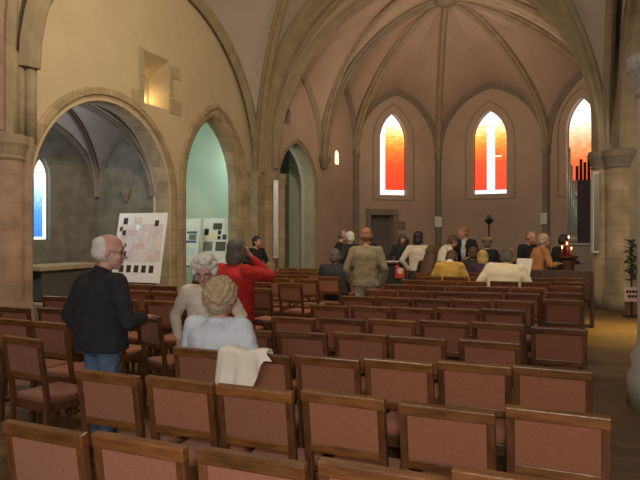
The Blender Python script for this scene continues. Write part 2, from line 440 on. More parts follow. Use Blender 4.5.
# choir left wall, (-7.7,14.9) -> (-7.2,17.4) -> c0
CL, C0, C1, C2, C3, CR = (-7.2, 17.4), (-7.0, 20.0), (-4.5, 22.2), (-.7, 21.7), (1.7, 20.3), (1.1, 16.6)
BOSS, ZB = (-3.3, 17.4), 8.5
A0 = (-7.62, 14.85)
def ln(p, q): return math.hypot(q[0] - p[0], q[1] - p[1])
l0 = ln(A0, CL)
arch3 = pointed(.3, 2.2, 2.95, 4.3, n=14)
blind = pointed(.62, .9, 5.05, 5.22, 4.75)
wall('wall_choir_left', A0, CL, [(0, 0), (0, 9), (l0, 9), (l0, 0)], [arch3, blind], .5, M['plaster_peach'])
surround(A0, CL, arch3, .13, .04, M['rib'], inner=.03)
bm = BM(); box(bm, (0.55, .2, 4.7), (.97, .3, 5.3)); d = (Vector((*CL, 0)) - Vector((*A0, 0))).normalized()
bmesh.ops.transform(bm, matrix=Matrix.Translation((A0[0], A0[1], 0)) @ Matrix.Rotation(math.atan2(d.y, d.x), 4, 'Z'), verts=bm.verts); trim(bm, M['rib_dark'])
# little passage behind the third arch
wall('wall_passage_back', (-9.3, 15.9), (-8.35, 19.2), [(0, 0), (0, 5), (3.43, 5), (3.43, 0)], [], .2, mat('green grey stone', (.22, .23, .185), (.17, .18, .145), 3, .95, .2))
wall('wall_passage_end', (-9.5, 18.2), (-7.55, 18.0), [(0, 0), (0, 5), (1.96, 5), (1.96, 0)], [], .2, M['plaster_green'])
bm = BM(); box(bm, (-9.5, 14.9, 4.9), (-7.7, 18.2, 5.1)); struct('ceiling', bm, M['plaster_green'])

l1 = ln(CL, C0)
slit = pointed(.98, 1.32, 4.2, 4.36, 3.88)
wall('wall_apse_left', CL, C0, [(0, 0), (0, 9), (l1, 9), (l1, 0)], [slit], .5, M['plaster_peach'])
def on(P, Q, a, z, off=0.0):
    P, Q = Vector((*P, 0)), Vector((*Q, 0)); d = (Q - P).normalized(); nn = Vector((-d.y, d.x, 0)); v = P + d * a + nn * off; v.z = z; return v
WIN = [0]
def glazed(P, Q, pts, off, gm, label, frame=True, fr=.035):
    """pane set inside an opening of a wall, with a slim dark frame"""
    WIN[0] += 1
    nm = 'window_%d' % WIN[0]
    a0 = min(a for a, z in pts); a1 = max(a for a, z in pts); z0 = min(z for a, z in pts); z1 = max(z for a, z in pts)
    bm = BM(); uv = bm.loops.layers.uv.new('UVMap')
    vs = [bm.verts.new(on(P, Q, a, z, off)) for a, z in pts]
    vb = [bm.verts.new(on(P, Q, a, z, off + .02)) for a, z in pts]
    f = bm.faces.new(vs); g = bm.faces.new(vb[::-1])
    for i in range(len(pts)): bm.faces.new((vs[i], vb[i], vb[(i + 1) % len(pts)], vs[(i + 1) % len(pts)]))
    for k, fc in enumerate(bm.faces):
        for lp in fc.loops:
            i = (vs + vb).index(lp.vert) % len(pts); a, z = pts[i]
            lp[uv].uv = ((a - a0) / (a1 - a0), (z - z0) / (z1 - z0))
    root = bpy.data.objects.new(nm, None); COL.objects.link(root); root['kind'] = 'structure'; root['label'] = label; root['category'] = 'window'
    link('pane', bm, gm, root)
    if frame:
        bm = BM(); path = [on(P, Q, a, z, off - .02) for a, z in pts] + [on(P, Q, *pts[0], off - .02)]
        nn = on(P, Q, 0, 0, 1) - on(P, Q, 0, 0, 0)
        for a, b in zip(path, path[1:]): bar(bm, a, b, fr, fr, up=nn)
        link('window_frame', bm, M['rib_dark'], root)
    return root

def apse_wall(name, P, Q, wa0, wa1, zsill, zspr, zap, extra=()):
    Lw = ln(P, Q)
    hole = pointed(wa0, wa1, zspr, zap, zsill)
    o = wall(name, P, Q, [(0, 0), (0, 9), (Lw, 9), (Lw, 0)], [hole] + list(extra), .55, M['plaster_peach'])
    # shallow stone frames round the embrasure
    for ex, w, out in ((.27, .045, .03),):
        pts = pointed(wa0 - ex, wa1 + ex, zspr, zap + ex * 1.15, zsill - ex * .6)
        path = [on(P, Q, a, z) for a, z in pts]; path.append(path[0]); bm = BM()
        nn = on(P, Q, 0, 0, 1) - on(P, Q, 0, 0, 0)
        for a, b in zip(path, path[1:]): bar(bm, a, b, w, out * 2, up=nn)
        trim(bm, M['rib'])
    bm = BM(); pts = [on(P, Q, a, z, o) for a in (wa0 - .08, wa1 + .08) for z, o in ((zsill - .2, -.01), (zsill - .2, .2), (zsill - .02, .2), (zsill - .16, -.05))]
    V = [bm.verts.new(p) for p in pts]
    for f in ((0, 1, 2, 3), (4, 7, 6, 5), (0, 4, 5, 1), (1, 5, 6, 2), (2, 6, 7, 3), (3, 7, 4, 0)): bm.faces.new([V[i] for i in f])
    bmesh.ops.recalc_face_normals(bm, faces=bm.faces); trim(bm, M['plaster_grey'])
    return hole
door_hole = [(.62, -.05), (.62, 2.25), (1.5, 2.25), (1.5, -.05)]
hA = apse_wall('wall_apse_front', C0, C1, .98, 2.05, 2.98, 4.95, 5.95, [door_hole])
hB = apse_wall('wall_apse_axis', C1, C2, 1.3, 2.48, 3.0, 4.95, 5.98)
hC = apse_wall('wall_apse_right', C2, C3, .66, 1.74, 3.0, 4.95, 6.0)
glazed(C0, C1, hA, .2, glass_window('red and orange glass with white side strip', 'A'), 'left apse lancet, red and orange glass with white strip on its left')
glazed(C1, C2, hB, .2, glass_window('red glass with a white upright', 'B'), 'middle apse lancet, red glass split by a white upright')
glazed(C2, C3, hC, .2, glass_window('red glass fading to white', 'C'), 'right apse lancet behind the organ pipes, red fading to white')
glazed(CL, C0, slit, .025, M['slit'], 'tiny yellow slit window in the wall left of the apse', True, .015)
glazed((cx0, cy0), (cx0, cy1 + .3), BW, .12, glass_window('blue glass fading to white', 'blue'), 'tall narrow blue window in the stone chapel')
wall('wall_choir_right', C3, CR, [(0, 0), (0, 9), (ln(C3, CR), 9), (ln(C3, CR), 0)], [], .5, M['plaster_peach'])
# stone-framed doorway in the apse and its quoins
bm = BM()
for (a0, a1, z0, z1) in ((.42, .62, 0, 2.25), (1.5, 1.7, 0, 2.25), (.42, 1.7, 2.25, 2.48), (1.7, 1.98, 1.75, 2.05), (1.7, 2.15, 1.1, 1.42), (1.7, 1.9, .5, .8)):
    M4 = Matrix.Translation((C0[0], C0[1], 0)) @ Matrix.Rotation(math.atan2(C1[1] - C0[1], C1[0] - C0[0]), 4, 'Z')
    box(bm, (a0 + .006, -.05, z0 + .006), (a1 - .006, .1, z1 - .006), M4, .01)
trim(bm, M['rib_dark'])
bm = BM(); box(bm, (.62, .32, 0), (1.5, .4, 2.25), M4); dr = struct('door_1', bm, mat('grey door', (.13, .12, .105), (.1, .09, .08), 5, .7))
bm = BM(); box(bm, (1.34, .28, 1.02), (1.38, .32, 1.16), M4, .006); link('door_handle', bm, M['metal'], dr)

# apse vault
zr = 4.35
ring_c = [CL, C0, C1, C2, C3, CR]
crown = [6.9, 6.75, 6.9, 6.9, 6.9]
bm = BM(); D = [half_arc(c, BOSS, zr if i else 3.95, ZB, 20, .32) for i, c in enumerate(ring_c)]
for i in range(5):
    a, b2 = ring_c[i], ring_c[i + 1]; mid = ((a[0] + b2[0]) / 2, (a[1] + b2[1]) / 2)
    z0 = 4.6
    E0 = [p + Vector((0, 0, 0)) for p in half_arc(a, mid, z0, crown[i], 20)]; E1 = half_arc(b2, mid, z0, crown[i], 20)
    ruled(bm, D[i], E0); ruled(bm, E1, D[i + 1])
    for E in (E0, E1): rib(E, .12, .16, M['rib_dark'])
mid = ((CL[0] + CR[0]) / 2, (CL[1] + CR[1]) / 2)
ruled(bm, half_arc(CL, mid, 3.95, ZB, 20), D[0]); ruled(bm, D[5], half_arc(CR, mid, 3.95, ZB, 20))
struct('ceiling', bm, M['plaster_peach'], None, True)
for k, d in enumerate(D): rib(d, .12, .22, M['rib_dark'] if k == 0 else M['rib'])
bm = BM(); lathe(bm, (*BOSS, ZB - .3), [(.12, 0), (.3, .04), (.34, .12), (.28, .22), (.16, .4)], 20); trim(bm, M['rib_dark'], True)
# slim wall shafts in the corners of the apse and their corbel
for c in (C0, C1, C2, C3):
    v = (Vector((*BOSS, 0)) - Vector((*c, 0))).normalized() * .08
    bm = BM(); lathe(bm, (c[0] + v.x, c[1] + v.y, 0), [(.17, 0), (.17, .3), (.11, .38), (.105, zr - .1), (.15, zr), (.12, zr + .2)], 14); trim(bm, M['rib_dark'], True)
bm = BM(); lathe(bm, (CL[0] + .1, CL[1], 3.6), [(.05, 0), (.12, .1), (.13, .2), (.2, .3), (.2, .4)], 14); trim(bm, M['rib_dark'], True)

# choir arch, two orders, and the narrow bay behind it
PL, PR, PM = (-7.55, 14.6), (.58, 14.6), (-3.4, 14.6)
def arch_path(l, r, m, zs, zt, n=22): return both_ways(half_arc(l, m, zs, zt, n), half_arc(r, m, zs, zt, n))
for yy, dx, w, d in ((14.55, -.08, .25, .17), (14.88, -.02, .23, .15)):
    bm = BM(); path = arch_path((PL[0] + dx, yy), (PR[0] - dx, yy), (PM[0], yy), 4.1, 8.75 - dx)
    path = [Vector((PL[0] + dx, yy, 3.25))] + path + [Vector((PR[0] - dx, yy, 3.25))]
    side = Vector((0, 1, 0))
    if (path[len(path) // 2] - path[len(path) // 2 - 1]).cross(side).z > 0: side = -side
    sweep(bm, path, [(-.5, -w), (-.5, w), (d * .3, w), (d * .42, w * .7), (d * .7, w * .66), (d * .8, w * .35), (d, w * .3), (d, -w * .3), (d * .8, -w * .35), (d * .7, -w * .66), (d * .42, -w * .7), (d * .3, -w)], side)
    trim(bm, M['rib'])
bay([(-7.55, 14.7), CL, CR, (.75, 14.7)], [3.4, 3.95, 3.95, 3.4], [6.5, ZB, 6.5, 8.7], (-3.3, 16.05), 8.75, M['plaster_peach'], M['rib'], .1, .18, (1, 0, 1, 0), True, es={3: 4.15})
bm = BM(); path = arch_path(CL, CR, BOSS, 3.95, ZB)
# nave bay
bay([(-7.96, 6.95), (-7.85, 14.45), (.75, 14.45), (.75, 7.0)], [4.25, 3.2, 3.2, 4.25], [7.15, 8.8, 7.15, 8.8], (-3.55, 10.75), 9.2, M['plaster_grey'], M['rib'], .13, .24, (1, 0, 1, 0), es={1: 4.15})
# transverse arch at the near side of the bay
bm = BM(); path = arch_path((-8.06, 6.68), (.9, 6.68), (-3.5, 6.68), 4.5, 9.4)
side = Vector((0, 1, 0))
if (path[len(path) // 2] - path[len(path) // 2 - 1]).cross(side).z > 0: side = -side
path = [Vector((-8.06, 6.68, 3.05))] + path + [Vector((.9, 6.68, 3.05))]; sweep(bm, path, rib_prof(.17, .18), side); trim(bm, M['rib'])

bm = BM(); tube(bm, (-7.93, 7.04, 3.05), (-7.93, 7.04, 4.4), .1, n=14); tube(bm, (-8.0, 6.9, 3.05), (-8.0, 6.9, 4.45), .085, n=14); tube(bm, (-7.99, 6.72, 3.05), (-7.99, 6.72, 4.45), .12, n=14); trim(bm, M['rib'], True)
# piers
def pier(name, parts, zcap, m, capm, base_m=None):
    """parts: (x, y, r) half columns with moulded base and capital"""
    bm = BM()
    for x, y, r in parts:
        lathe(bm, (x, y, 0), [(r * 1.32, 0), (r * 1.32, .28), (r * 1.18, .36), (r * 1.22, .46), (r * 1.06, .55), (r, .62), (r, zcap)], 28)
    o = struct(name, bm, m)
    for p in o.data.polygons: p.use_smooth = abs(p.normal.z) < .5
    bm = BM()
    for x, y, r in parts:
        lathe(bm, (x, y, zcap - .02), [(r * 1.02, 0), (r * 1.1, .04), (r * 1.06, .07), (r * 1.2, .2), (r * 1.3, .26), (r * 1.32, .38), (r * 1.15, .4)], 28)
    c = link('capital', bm, capm, o)
    return o
pier('pillar', [(-8.06, 6.66, .28), (-7.94, 6.97, .1)], 2.76, M['pier_pink'], M['rib'])
bm = BM(); box(bm, (-8.1, 6.4, 0), (-7.96, 7.0, 2.95)); trim(bm, M['pier'])
bm = BM(); box(bm, (-8.2, 5.6, 3.2), (-7.95, 6.66, 8.6)); trim(bm, M['pier_pink'])
pier('pillar', [(-7.82, 14.2, .17), (-7.6, 14.62, .2), (-7.45, 15.0, .14)], 2.88, M['pier'], M['rib'])
bm = BM(); box(bm, (-8.3, 14.0, 0), (-7.62, 14.95, 3.2), bev=.03); trim(bm, M['pier'])
pier('pillar', [(.66, 14.45, .22), (1.0, 14.3, .3), (.7, 14.9, .18)], 3.02, M['pier'], M['rib_dark'])
bm = BM(); box(bm, (.6, 14.4, 0), (1.4, 15.2, 3.3), bev=.03); trim(bm, M['pier'])
pier('pillar', [(.89, 6.5, .29)], 2.95, mat('pale grey stone', (.43, .40, .36), (.36, .335, .3), 5, .85, .2), mat('carved pale capital', (.5, .5, .47), (.3, .3, .28), 16, .9, .8))
# right-hand arcade wall above the nave side, with its arch
aw = pointed(.55, 6.9, 3.1, 5.7, n=18)
wall('wall_right', (.95, 7.2), (.95, 14.8), [(0, 0), (0, 9), (7.6, 9), (7.6, 0)], [aw], .5, M['plaster_gold'], back=-1)
surround((.95, 7.2), (.95, 14.8), aw, .18, .05, M['rib'], inner=.06, back=-1)
# right aisle
wall('wall_aisle', (4.6, -2), (4.6, 19), [(0, 0), (0, 6), (21, 6), (21, 0)], [], .3, M['plaster_gold'], back=-1)
wall('wall_aisle_end', (1.2, 17.5), (4.8, 17.5), [(0, 0), (0, 6), (3.6, 6), (3.6, 0)], [], .3, M['plaster_gold'], back=1)
bm = BM(); box(bm, (1.2, -2, 5.9), (4.8, 17.8, 6.1)); struct('ceiling', bm, M['plaster_grey'])

# ------------------------------------------------------------------ chairs
def make_chair():
    t = empty('church_chair', '', 'chair')
    bm = BM(); box(bm, (-.185, -.17, .425), (.185, .2, .475), bev=.018); link('seat', bm, M['fabric'], t, True)
    bm = BM()
    for lo, hi in (((-.19, -.175, .365), (.19, -.15, .43)), ((-.19, .18, .365), (.19, .205, .43)), ((-.2, -.17, .365), (-.175, .2, .43)), ((.175, -.17, .365), (.2, .2, .43))): box(bm, lo, hi, bev=.004)
    link('seat_frame', bm, M['wood_leg'], t)
    def back_pt(z, x=0, off=0): return Vector((x, -.185 - (z - .46) * .148 + off, z))
    for sx in (-1, 1):
        bm = BM(); x = sx * .187
        bar(bm, (x, -.2, 0), (x, -.185, .46), .034, .036, .004); bar(bm, back_pt(.455, x), back_pt(.893, x), .036, .034, .005)
        link('leg', bm, M['wood_leg'], t)
        bm = BM(); bar(bm, (sx * .18, .185, 0), (sx * .18, .185, .43), .034, .034, .004); link('leg', bm, M['wood_leg'], t)
    bm = BM(); box(bm, (-.207, -.02, -.026), (.207, .02, .026), Matrix.Translation(back_pt(.876)) @ Matrix.Rotation(R(8), 4, 'X'), .006); link('top_rail', bm, M['wood'], t)
    bm = BM(); box(bm, (-.18, -.014, -.022), (.18, .014, .022), Matrix.Translation(back_pt(.625)) @ Matrix.Rotation(R(8), 4, 'X'), .005); link('lower_rail', bm, M['wood'], t)
    bm = BM(); box(bm, (-.172, -.0115, -.107), (.172, .0115, .107), Matrix.Translation(back_pt(.75)) @ Matrix.Rotation(R(8), 4, 'X'), .007); link('backrest', bm, M['fabric'], t)
    for sx in (-1, 1):
        bm = BM(); bar(bm, (sx * .184, -.19, .16), (sx * .18, .185, .16), .02, .026, .003, up=Vector((0, 0, 1))); link('stretcher', bm, M['wood_dark'], t)
    bm = BM(); bar(bm, (-.18, .0, .165), (.18, .0, .165), .02, .022, .003, up=Vector((0, 0, 1))); link('stretcher', bm, M['wood_dark'], t)
    return t
PROTO = make_chair(); USED = [False]
def chair(x, y, rz, label, group=None):
    """x, y: middle of the top of the back"""
    off = Matrix.Rotation(rz, 2) @ Vector((0, .248))
    if not USED[0]: t = PROTO; USED[0] = True
    else:
        t = PROTO.copy(); COL.objects.link(t)
        for ch in PROTO.children:
            c = ch.copy(); COL.objects.link(c); c.parent = t
    t.location = (x + off.x, y + off.y, 0); t.rotation_euler = (0, 0, rz)
    t['label'] = label; t['group'] = group or 'upholstered church chairs in rows'
    return t
ORD = ['first', 'second', 'third', 'fourth', 'fifth', 'sixth', 'seventh', 'eighth', 'ninth', 'tenth', 'eleventh', 'twelfth']
RIGHT_ROWS = [
 [(-1.865, 1.72), (-1.44, 1.75), (-.99, 1.77), (-.56, 1.83), (-.14, 1.93)],
 [(-2.27, 2.51), (-1.83, 2.54), (-1.40, 2.54), (-.97, 2.6), (-.49, 2.58), (-.05, 2.7)],
 [(-2.18, 3.25), (-1.762, 3.27), (-1.34, 3.33), (-.922, 3.4), (-.505, 3.5), (-.09, 3.54)],
 [(-2.28, 4.03), (-1.855, 4.1), (-1.43, 4.21), (-1.005, 4.22), (-.51, 4.26)],
 [(-2.24, 4.77), (-1.82, 4.87), (-1.40, 4.96), (-.975, 5.06), (-.545, 5.13), (-.08, 5.04)],
 [(-2.27, 5.69), (-1.85, 5.77), (-1.43, 5.82), (-1.01, 5.95), (-.59, 6.04)],
 [(-2.27, 6.6), (-1.85, 6.65), (-1.43, 6.7), (-1.01, 6.78), (-.56, 6.85), (-.07, 7.14)],
 [(-2.25, 7.45), (-1.82, 7.5), (-1.39, 7.55), (-.97, 7.62), (-.53, 7.7), (-.06, 7.97)],
 [(-2.25, 8.3), (-1.82, 8.35), (-1.39, 8.4), (-.97, 8.47), (-.53, 8.55), (-.05, 8.95)],
 [(-2.24, 9.2), (-1.81, 9.25), (-1.37, 9.32), (-.92, 9.48), (-.47, 9.5), (0.0, 9.75)],
 [(-2.2, 10.1), (-1.77, 10.15), (-1.33, 10.25), (-.9, 10.4), (-.45, 10.4), (0.0, 10.55)],
]
for ri, row in enumerate(RIGHT_ROWS):
    n = len(row)
    for ci, (x, y) in enumerate(row):
        lab = 'brown chair of right block, %s row from camera, %s from side aisle' % (ORD[ri], ORD[n - 1 - ci])
        chair(x, y, R(random.uniform(-1.2, 1.2)), lab)
# left block beyond the middle gangway
LEFT = [
 [(-3.59, 3.12, -6)],
 [(-3.98, 3.73, -3), (-4.42, 3.74, -1)],
 [(-5.10, 4.34, 0), (-4.67, 4.43, 0), (-4.2, 4.6, 3), (-3.52, 4.42, -24)],
 [(-5.5, 5.25, 2), (-5.05, 5.28, -2), (-4.58, 5.3, 3), (-4.1, 5.35, 0), (-3.64, 5.4, -8)],
 [(-5.6, 6.15, 0), (-5.15, 6.18, 3), (-4.7, 6.2, -3), (-4.25, 6.2, 2), (-3.75, 6.22, -5)],
 [(-5.7, 6.95, 0), (-5.24, 6.9, 2), (-4.78, 7.0, -2), (-4.3, 7.0, 3), (-3.82, 7.05, -4)],
 [(-5.2, 7.85, 2), (-4.74, 7.85, -2), (-4.28, 7.9, 0), (-3.8, 7.98, -5)],
 [(-5.3, 8.7, 2), (-4.84, 8.7, -2), (-4.37, 8.72, 0), (-3.9, 8.78, 4)],
 [(-5.3, 9.55, 2), (-4.85, 9.55, -3), (-4.4, 9.55, 0)],
 [(-5.4, 10.4, 2), (-4.95, 10.4, -3), (-4.5, 10.4, 0), (-4.02, 10.42, 3)],
 [(-5.4, 11.25, 2), (-4.95, 11.25, -3), (-4.5, 11.25, 0), (-4.02, 11.25, 3)],
]
for ri, row in enumerate(LEFT):
    for ci, (x, y, a) in enumerate(row):
        lab = 'dark brown chair of left block, %s row from camera, %s from gangway' % (ORD[ri], ORD[len(row) - 1 - ci])
        chair(x, y, R(a), lab)
chair(-2.4, 10.7, R(-12), 'chair under the long brown haired person beside the ivory cardigan')
chair(-1.5, 11.22, 0, 'chair under the blond person in deep violet')
chair(-1.78, 11.98, R(14), 'chair under the brown haired person left of the flat cap')
chair(-1.06, 11.78, R(4), 'chair under the fair brown haired person right of the blond one')
chair(-3.74, 9.35, R(0), 'chair under the seated man in dark jacket beside the gangway')

# ------------------------------------------------------------------ people
def person(label, loc, rz, H=1.7, sit=False, lean=0.0, side=0.0, yaw=0.0, pitch=0.0, rh=(.3, .08, -.52), lh=(-.3, .08, -.52), top=None, hem=-.08, bottom=None, skirt=False,
           hair=('short', None), skin='skin', vox=.014, shoe='black', body_hem=None, group=None, collar=None, fat=1.0, glasses=False, folds=None, ehint=None):
    """+y is forward.  Hands are given relative to the shoulders' centre; hem is relative to the pelvis."""
    k = H / 1.75
    t = empty('person', label, 'person', (loc[0], loc[1], 0), rz, group)
    pel = Vector((0, 0, .95 * k)) if not sit else Vector((0, 0, .595))
    up = Vector((math.sin(side), math.sin(lean), math.cos(lean))).normalized(); fw = Vector((0, math.cos(lean), -math.sin(lean)))
    ex = (fw.cross(up)).normalized()
    P = lambda a, b, c: pel + (ex * a + fw * b + up * c) * k
    sh = P(0, 0, .46); neck = P(0, .02, .475 if sit else .5); hz = 1.1
    hd = Matrix.Rotation(yaw, 3, 'Z') @ Matrix.Rotation(pitch, 3, 'X')
    base = Matrix((ex, fw, up)).transposed()
    blend = base.to_quaternion().slerp(Matrix.Identity(3).to_quaternion(), .7).to_matrix()
    HM = blend @ hd
    hc = neck + (HM @ Vector((0, .025, .125))) * k * hz + up * .02 * k
    h = lambda a, b, c: hc + (HM @ Vector((a, b, c))) * k * hz
    hs = [P(sx * .185 * fat ** .5, 0, .44) for sx in (-1, 1)]
    def elbow(s, hand, sx, ehint=ehint):
        d = hand - s; a, b = .3 * k, .27 * k; dist = min(d.length, (a + b) * .995); d = d.normalized()
        ca = (a * a + dist * dist - b * b) / (2 * a * dist); ca = max(-1, min(1, ca))
        hint = Vector((sx * .6, -.55, -.6)) if ehint is None else Vector((sx * ehint[0], ehint[1], ehint[2])); hint = (hint - d * hint.dot(d)).normalized()
        return s + d * a * ca + hint * a * math.sqrt(1 - ca * ca), s + d * dist
    arms = []
    for sx, hand in ((-1, lh), (1, rh)):
        s = hs[0 if sx < 0 else 1]; e, w = elbow(s, sh + base @ Vector(hand) * k, sx); arms.append((sx, s, e, w))
    legs = []
    for sx in (-1, 1):
        hip = pel + Vector((sx * .09 * k, 0, -.03))
        if sit: kn = Vector((sx * .11, .38 * k, .5)); an = Vector((sx * .11, .36 * k, .09))
        else: kn = Vector((sx * .095 * k, .02, .51 * k)); an = Vector((sx * .1 * k, -.02, .09 * k))
        legs.append((sx, hip, kn, an))
    rotE = lambda: base
    # body
    bm = BM()
    ell(bm, pel + up * .02, (.155 * k, .11 * k, .12 * k), base); ring(bm, P(0, 0, .0), P(0, 0, .3), (.14 * k, .1 * k), (.15 * k, .105 * k), xdir=ex)
    ell(bm, P(0, 0, .31), (.165 * k, .11 * k, .19 * k), base); cap(bm, hs[0], hs[1], .06 * k, .06 * k)
    cap(bm, P(0, 0, .45), neck + (hc - neck) * .4, .06 * k, .053 * k)
    for sx, s, e, w in arms:
        cap(bm, s, e, .05 * k, .038 * k); cap(bm, e, w, .04 * k, .027 * k)
        d = (w - e).normalized(); q = d.orthogonal().normalized() if abs(d.x) > .9 else (Vector((1, 0, 0)) - d * d.x).normalized(); nrm = d.cross(q)
        pc = w + d * .05 * k
        ell(bm, pc, (.042 * k, .018 * k, .055 * k), Matrix((q, nrm, d)).transposed(), 2)
        for fi in range(4):
            o = (fi - 1.5) * .021 * k; fl = (.036, .042, .04, .03)[fi] * k
            a0 = pc + d * .042 * k + q * o; a1 = a0 + d * fl + nrm * .008; a2 = a1 + (d * .6 + nrm * .8).normalized() * fl * .8
            cap(bm, a0, a1, .0105 * k, .0095 * k, 8); cap(bm, a1, a2, .0095 * k, .0085 * k, 8)
        th = pc - d * .02 * k - q * sx * .035 * k; cap(bm, th, th + (d * .8 - q * sx * .6 + nrm * .3).normalized() * .055 * k, .013 * k, .01 * k, 8)
    for sx, hip, kn, an in legs:
        cap(bm, hip, kn, .08 * k, .052 * k); cap(bm, kn, an, .05 * k, .034 * k); ell(bm, an + Vector((0, .06, -.045)), (.04, .12 * k, .035), None, 2)
    q_ = k * hz
    ell(bm, h(0, -.008, .03), (.078 * q_, .098 * q_, .098 * q_), HM); ell(bm, h(0, .03, -.035), (.06 * q_, .066 * q_, .075 * q_), HM)
    ell(bm, h(0, .06, -.085), (.032 * q_, .03 * q_, .028 * q_), HM, 2)
    cap(bm, h(0, .088, .012), h(0, .112, -.022), .009 * q_, .014 * q_, 8)
    cap(bm, h(-.045, .075, .032), h(.045, .075, .032), .014 * q_, .014 * q_, 8)
    for sx in (-1, 1):
        ell(bm, h(sx * .08, -.008, -.004), (.012 * q_, .022 * q_, .034 * q_), HM, 2); ell(bm, h(sx * .038, .068, -.022), (.026 * q_, .022 * q_, .022 * q_), HM, 2)
    blob('body', bm, M[skin], t, vox, 3)
    # face details
    bm = BM()
    for sx in (-1, 1): ell(bm, h(sx * .032, .083, .008), (.012 * q_, .008 * q_, .007 * q_), HM, 2)
    link('eyes', bm, M['eye'], t, True)
    bm = BM(); ell(bm, h(0, .094, -.058), (.023 * q_, .008 * q_, .006 * q_), HM, 2); link('mouth', bm, M['lips'], t, True)
    if glasses:
        bm = BM()
        for sx in (-1, 1):
            pts = [h(sx * .035 + .024 * math.cos(a), .104, .004 + .019 * math.sin(a)) for a in [2 * PI * i / 14 for i in range(15)]]
            for a, b2 in zip(pts, pts[1:]): tube(bm, a, b2, .0022, n=6)
            tube(bm, h(sx * .058, .102, .01), h(sx * .083, -.005, .012), .0022, n=6)
        tube(bm, h(-.012, .106, .008), h(.012, .106, .008), .0022, n=6); link('glasses', bm, M['hair_grey'], t)
    # hair
    hk, hm = hair
    if hk == 'body': pass
    elif hk:
        bm = BM()
        if hk == 'fringe':
            ell(bm, h(0, -.03, -.0), (.09 * q_, .092 * q_, .07 * q_), HM); ell(bm, h(0, -.045, .05), (.078 * q_, .074 * q_, .062 * q_), HM)
        else:
            ell(bm, h(0, -.02, .045), (.09 * q_, .104 * q_, .098 * q_), HM); ell(bm, h(0, -.05, -.01), (.085 * q_, .07 * q_, .09 * q_), HM)
        if hk in ('curly', 'perm'):
            big = .026 if hk == 'curly' else .03
            for i in range(70):
                a = 2.39996 * i; z = 1 - 1.45 * (i + .5) / 70; r = math.sqrt(max(0, 1 - z * z)); px, py = r * math.cos(a), r * math.sin(a)
                if py > .45 and z < .55: continue
                ell(bm, h(px * .098, -.02 + py * .108, .04 + z * .108), (big * q_ * random.uniform(.8, 1.15),) * 3, HM, 2)
        if hk in ('bob', 'long'):
            ell(bm, h(0, -.05, -.06), (.098 * q_, .075 * q_, .11 * q_), HM)
            for sx in (-1, 1): cap(bm, h(sx * .08, 0, .04), h(sx * .08, .01, -.08), .026 * q_, .022 * q_)
        if hk == 'long':
            ring(bm, h(0, -.06, -.02), P(0, -.13, .26), (.098 * q_, .06 * q_), (.13 * q_, .05 * q_), xdir=ex)
        blob('hair', bm, hm, t, vox * .8, 2, (.012, .02) if hk in ('curly', 'perm') else None)
        if hk == 'hat': pass
    # top
    bm = BM(); f = fat
    if sit: hem = max(hem, -.02)
    ring(bm, P(0, 0, hem), P(0, 0, .18), (.2 * k * f, .15 * k * f), (.185 * k * f, .14 * k * f), xdir=ex); ring(bm, P(0, 0, .17), P(0, 0, .36), (.185 * k * f, .14 * k * f), (.2 * k * f, .135 * k * f), xdir=ex)
    ell(bm, P(0, -.005, .33), (.195 * k * f, .138 * k * f, .17 * k), base); cap(bm, hs[0], hs[1], .078 * k, .078 * k)
    ring(bm, P(0, -.01, .42), P(0, -.01, .515), (.12 * k, .085 * k), (.072 * k, .07 * k), xdir=ex)
    for sx, s, e, w in arms:
        cap(bm, s, e, .074 * k * f ** .5, .06 * k); cap(bm, e, w.lerp(e, .06), .06 * k, .044 * k)
    blob('jacket' if hem < -.05 else 'top', bm, top, t, vox, 5, folds or (.02, .09))
    if collar:
        bm = BM(); ring(bm, P(0, 0, .49), neck + up * .03, (.078 * k, .076 * k), (.068 * k, .07 * k), xdir=ex); link('collar', bm, collar, t, True)
    # legs
    bm = BM()
    if skirt and not sit:
        ring(bm, pel + Vector((0, 0, .1)), pel + Vector((0, 0, -.52 * k)), (.165 * k, .13 * k), (.22 * k, .17 * k)); ell(bm, pel, (.17 * k, .135 * k, .13 * k))
        blob('skirt', bm, bottom, t, vox, 4, (.02, .1))
    else:
        ell(bm, pel + up * .0, (.168 * k, .128 * k, .13 * k), base)
        for sx, hip, kn, an in legs:
            cap(bm, hip, kn, .092 * k, .07 * k); cap(bm, kn, an + Vector((0, 0, .0)), .07 * k, .056 * k)
        blob('trousers', bm, bottom, t, vox, 4, (.015, .07))
    for sx, hip, kn, an in legs:
        bm = BM(); ell(bm, (an.x, an.y + .06, .04), (.047, .135 * k, .04), None, 2); ell(bm, (an.x, an.y - .005, .06), (.045, .055, .06), None, 2); blob('shoe', bm, M[shoe], t, .012, 2)
    return t, h, P, arms, HM

# elderly man in the navy jacket
person('elderly man with white hair in a dark navy jacket and jeans, standing in the gangway', (-3.04, 3.3), R(-16), 1.64, yaw=R(-38), pitch=R(-6), rh=(.19, .25, -.3), lh=(-.28, .08, -.5),
       top=M['navy'], hem=-.06, bottom=M['denim'], hair=('fringe', M['hair_white']), skin='skin_pale', vox=.009, fat=1.22, glasses=True, collar=M['navy'], folds=(.03, .12))
# old lady facing us
person('old lady with white hair and glasses in a cream jacket, facing the camera', (-2.78, 4.25), R(-158), 1.46, lean=R(8), pitch=R(-14), rh=(.26, .12, -.46), lh=(-.26, .12, -.46),
       top=M['cream'], hem=-.14, bottom=M['beige'], skirt=True, hair=('perm', M['hair_white']), skin='skin_pale', vox=.009, glasses=True, fat=1.05)
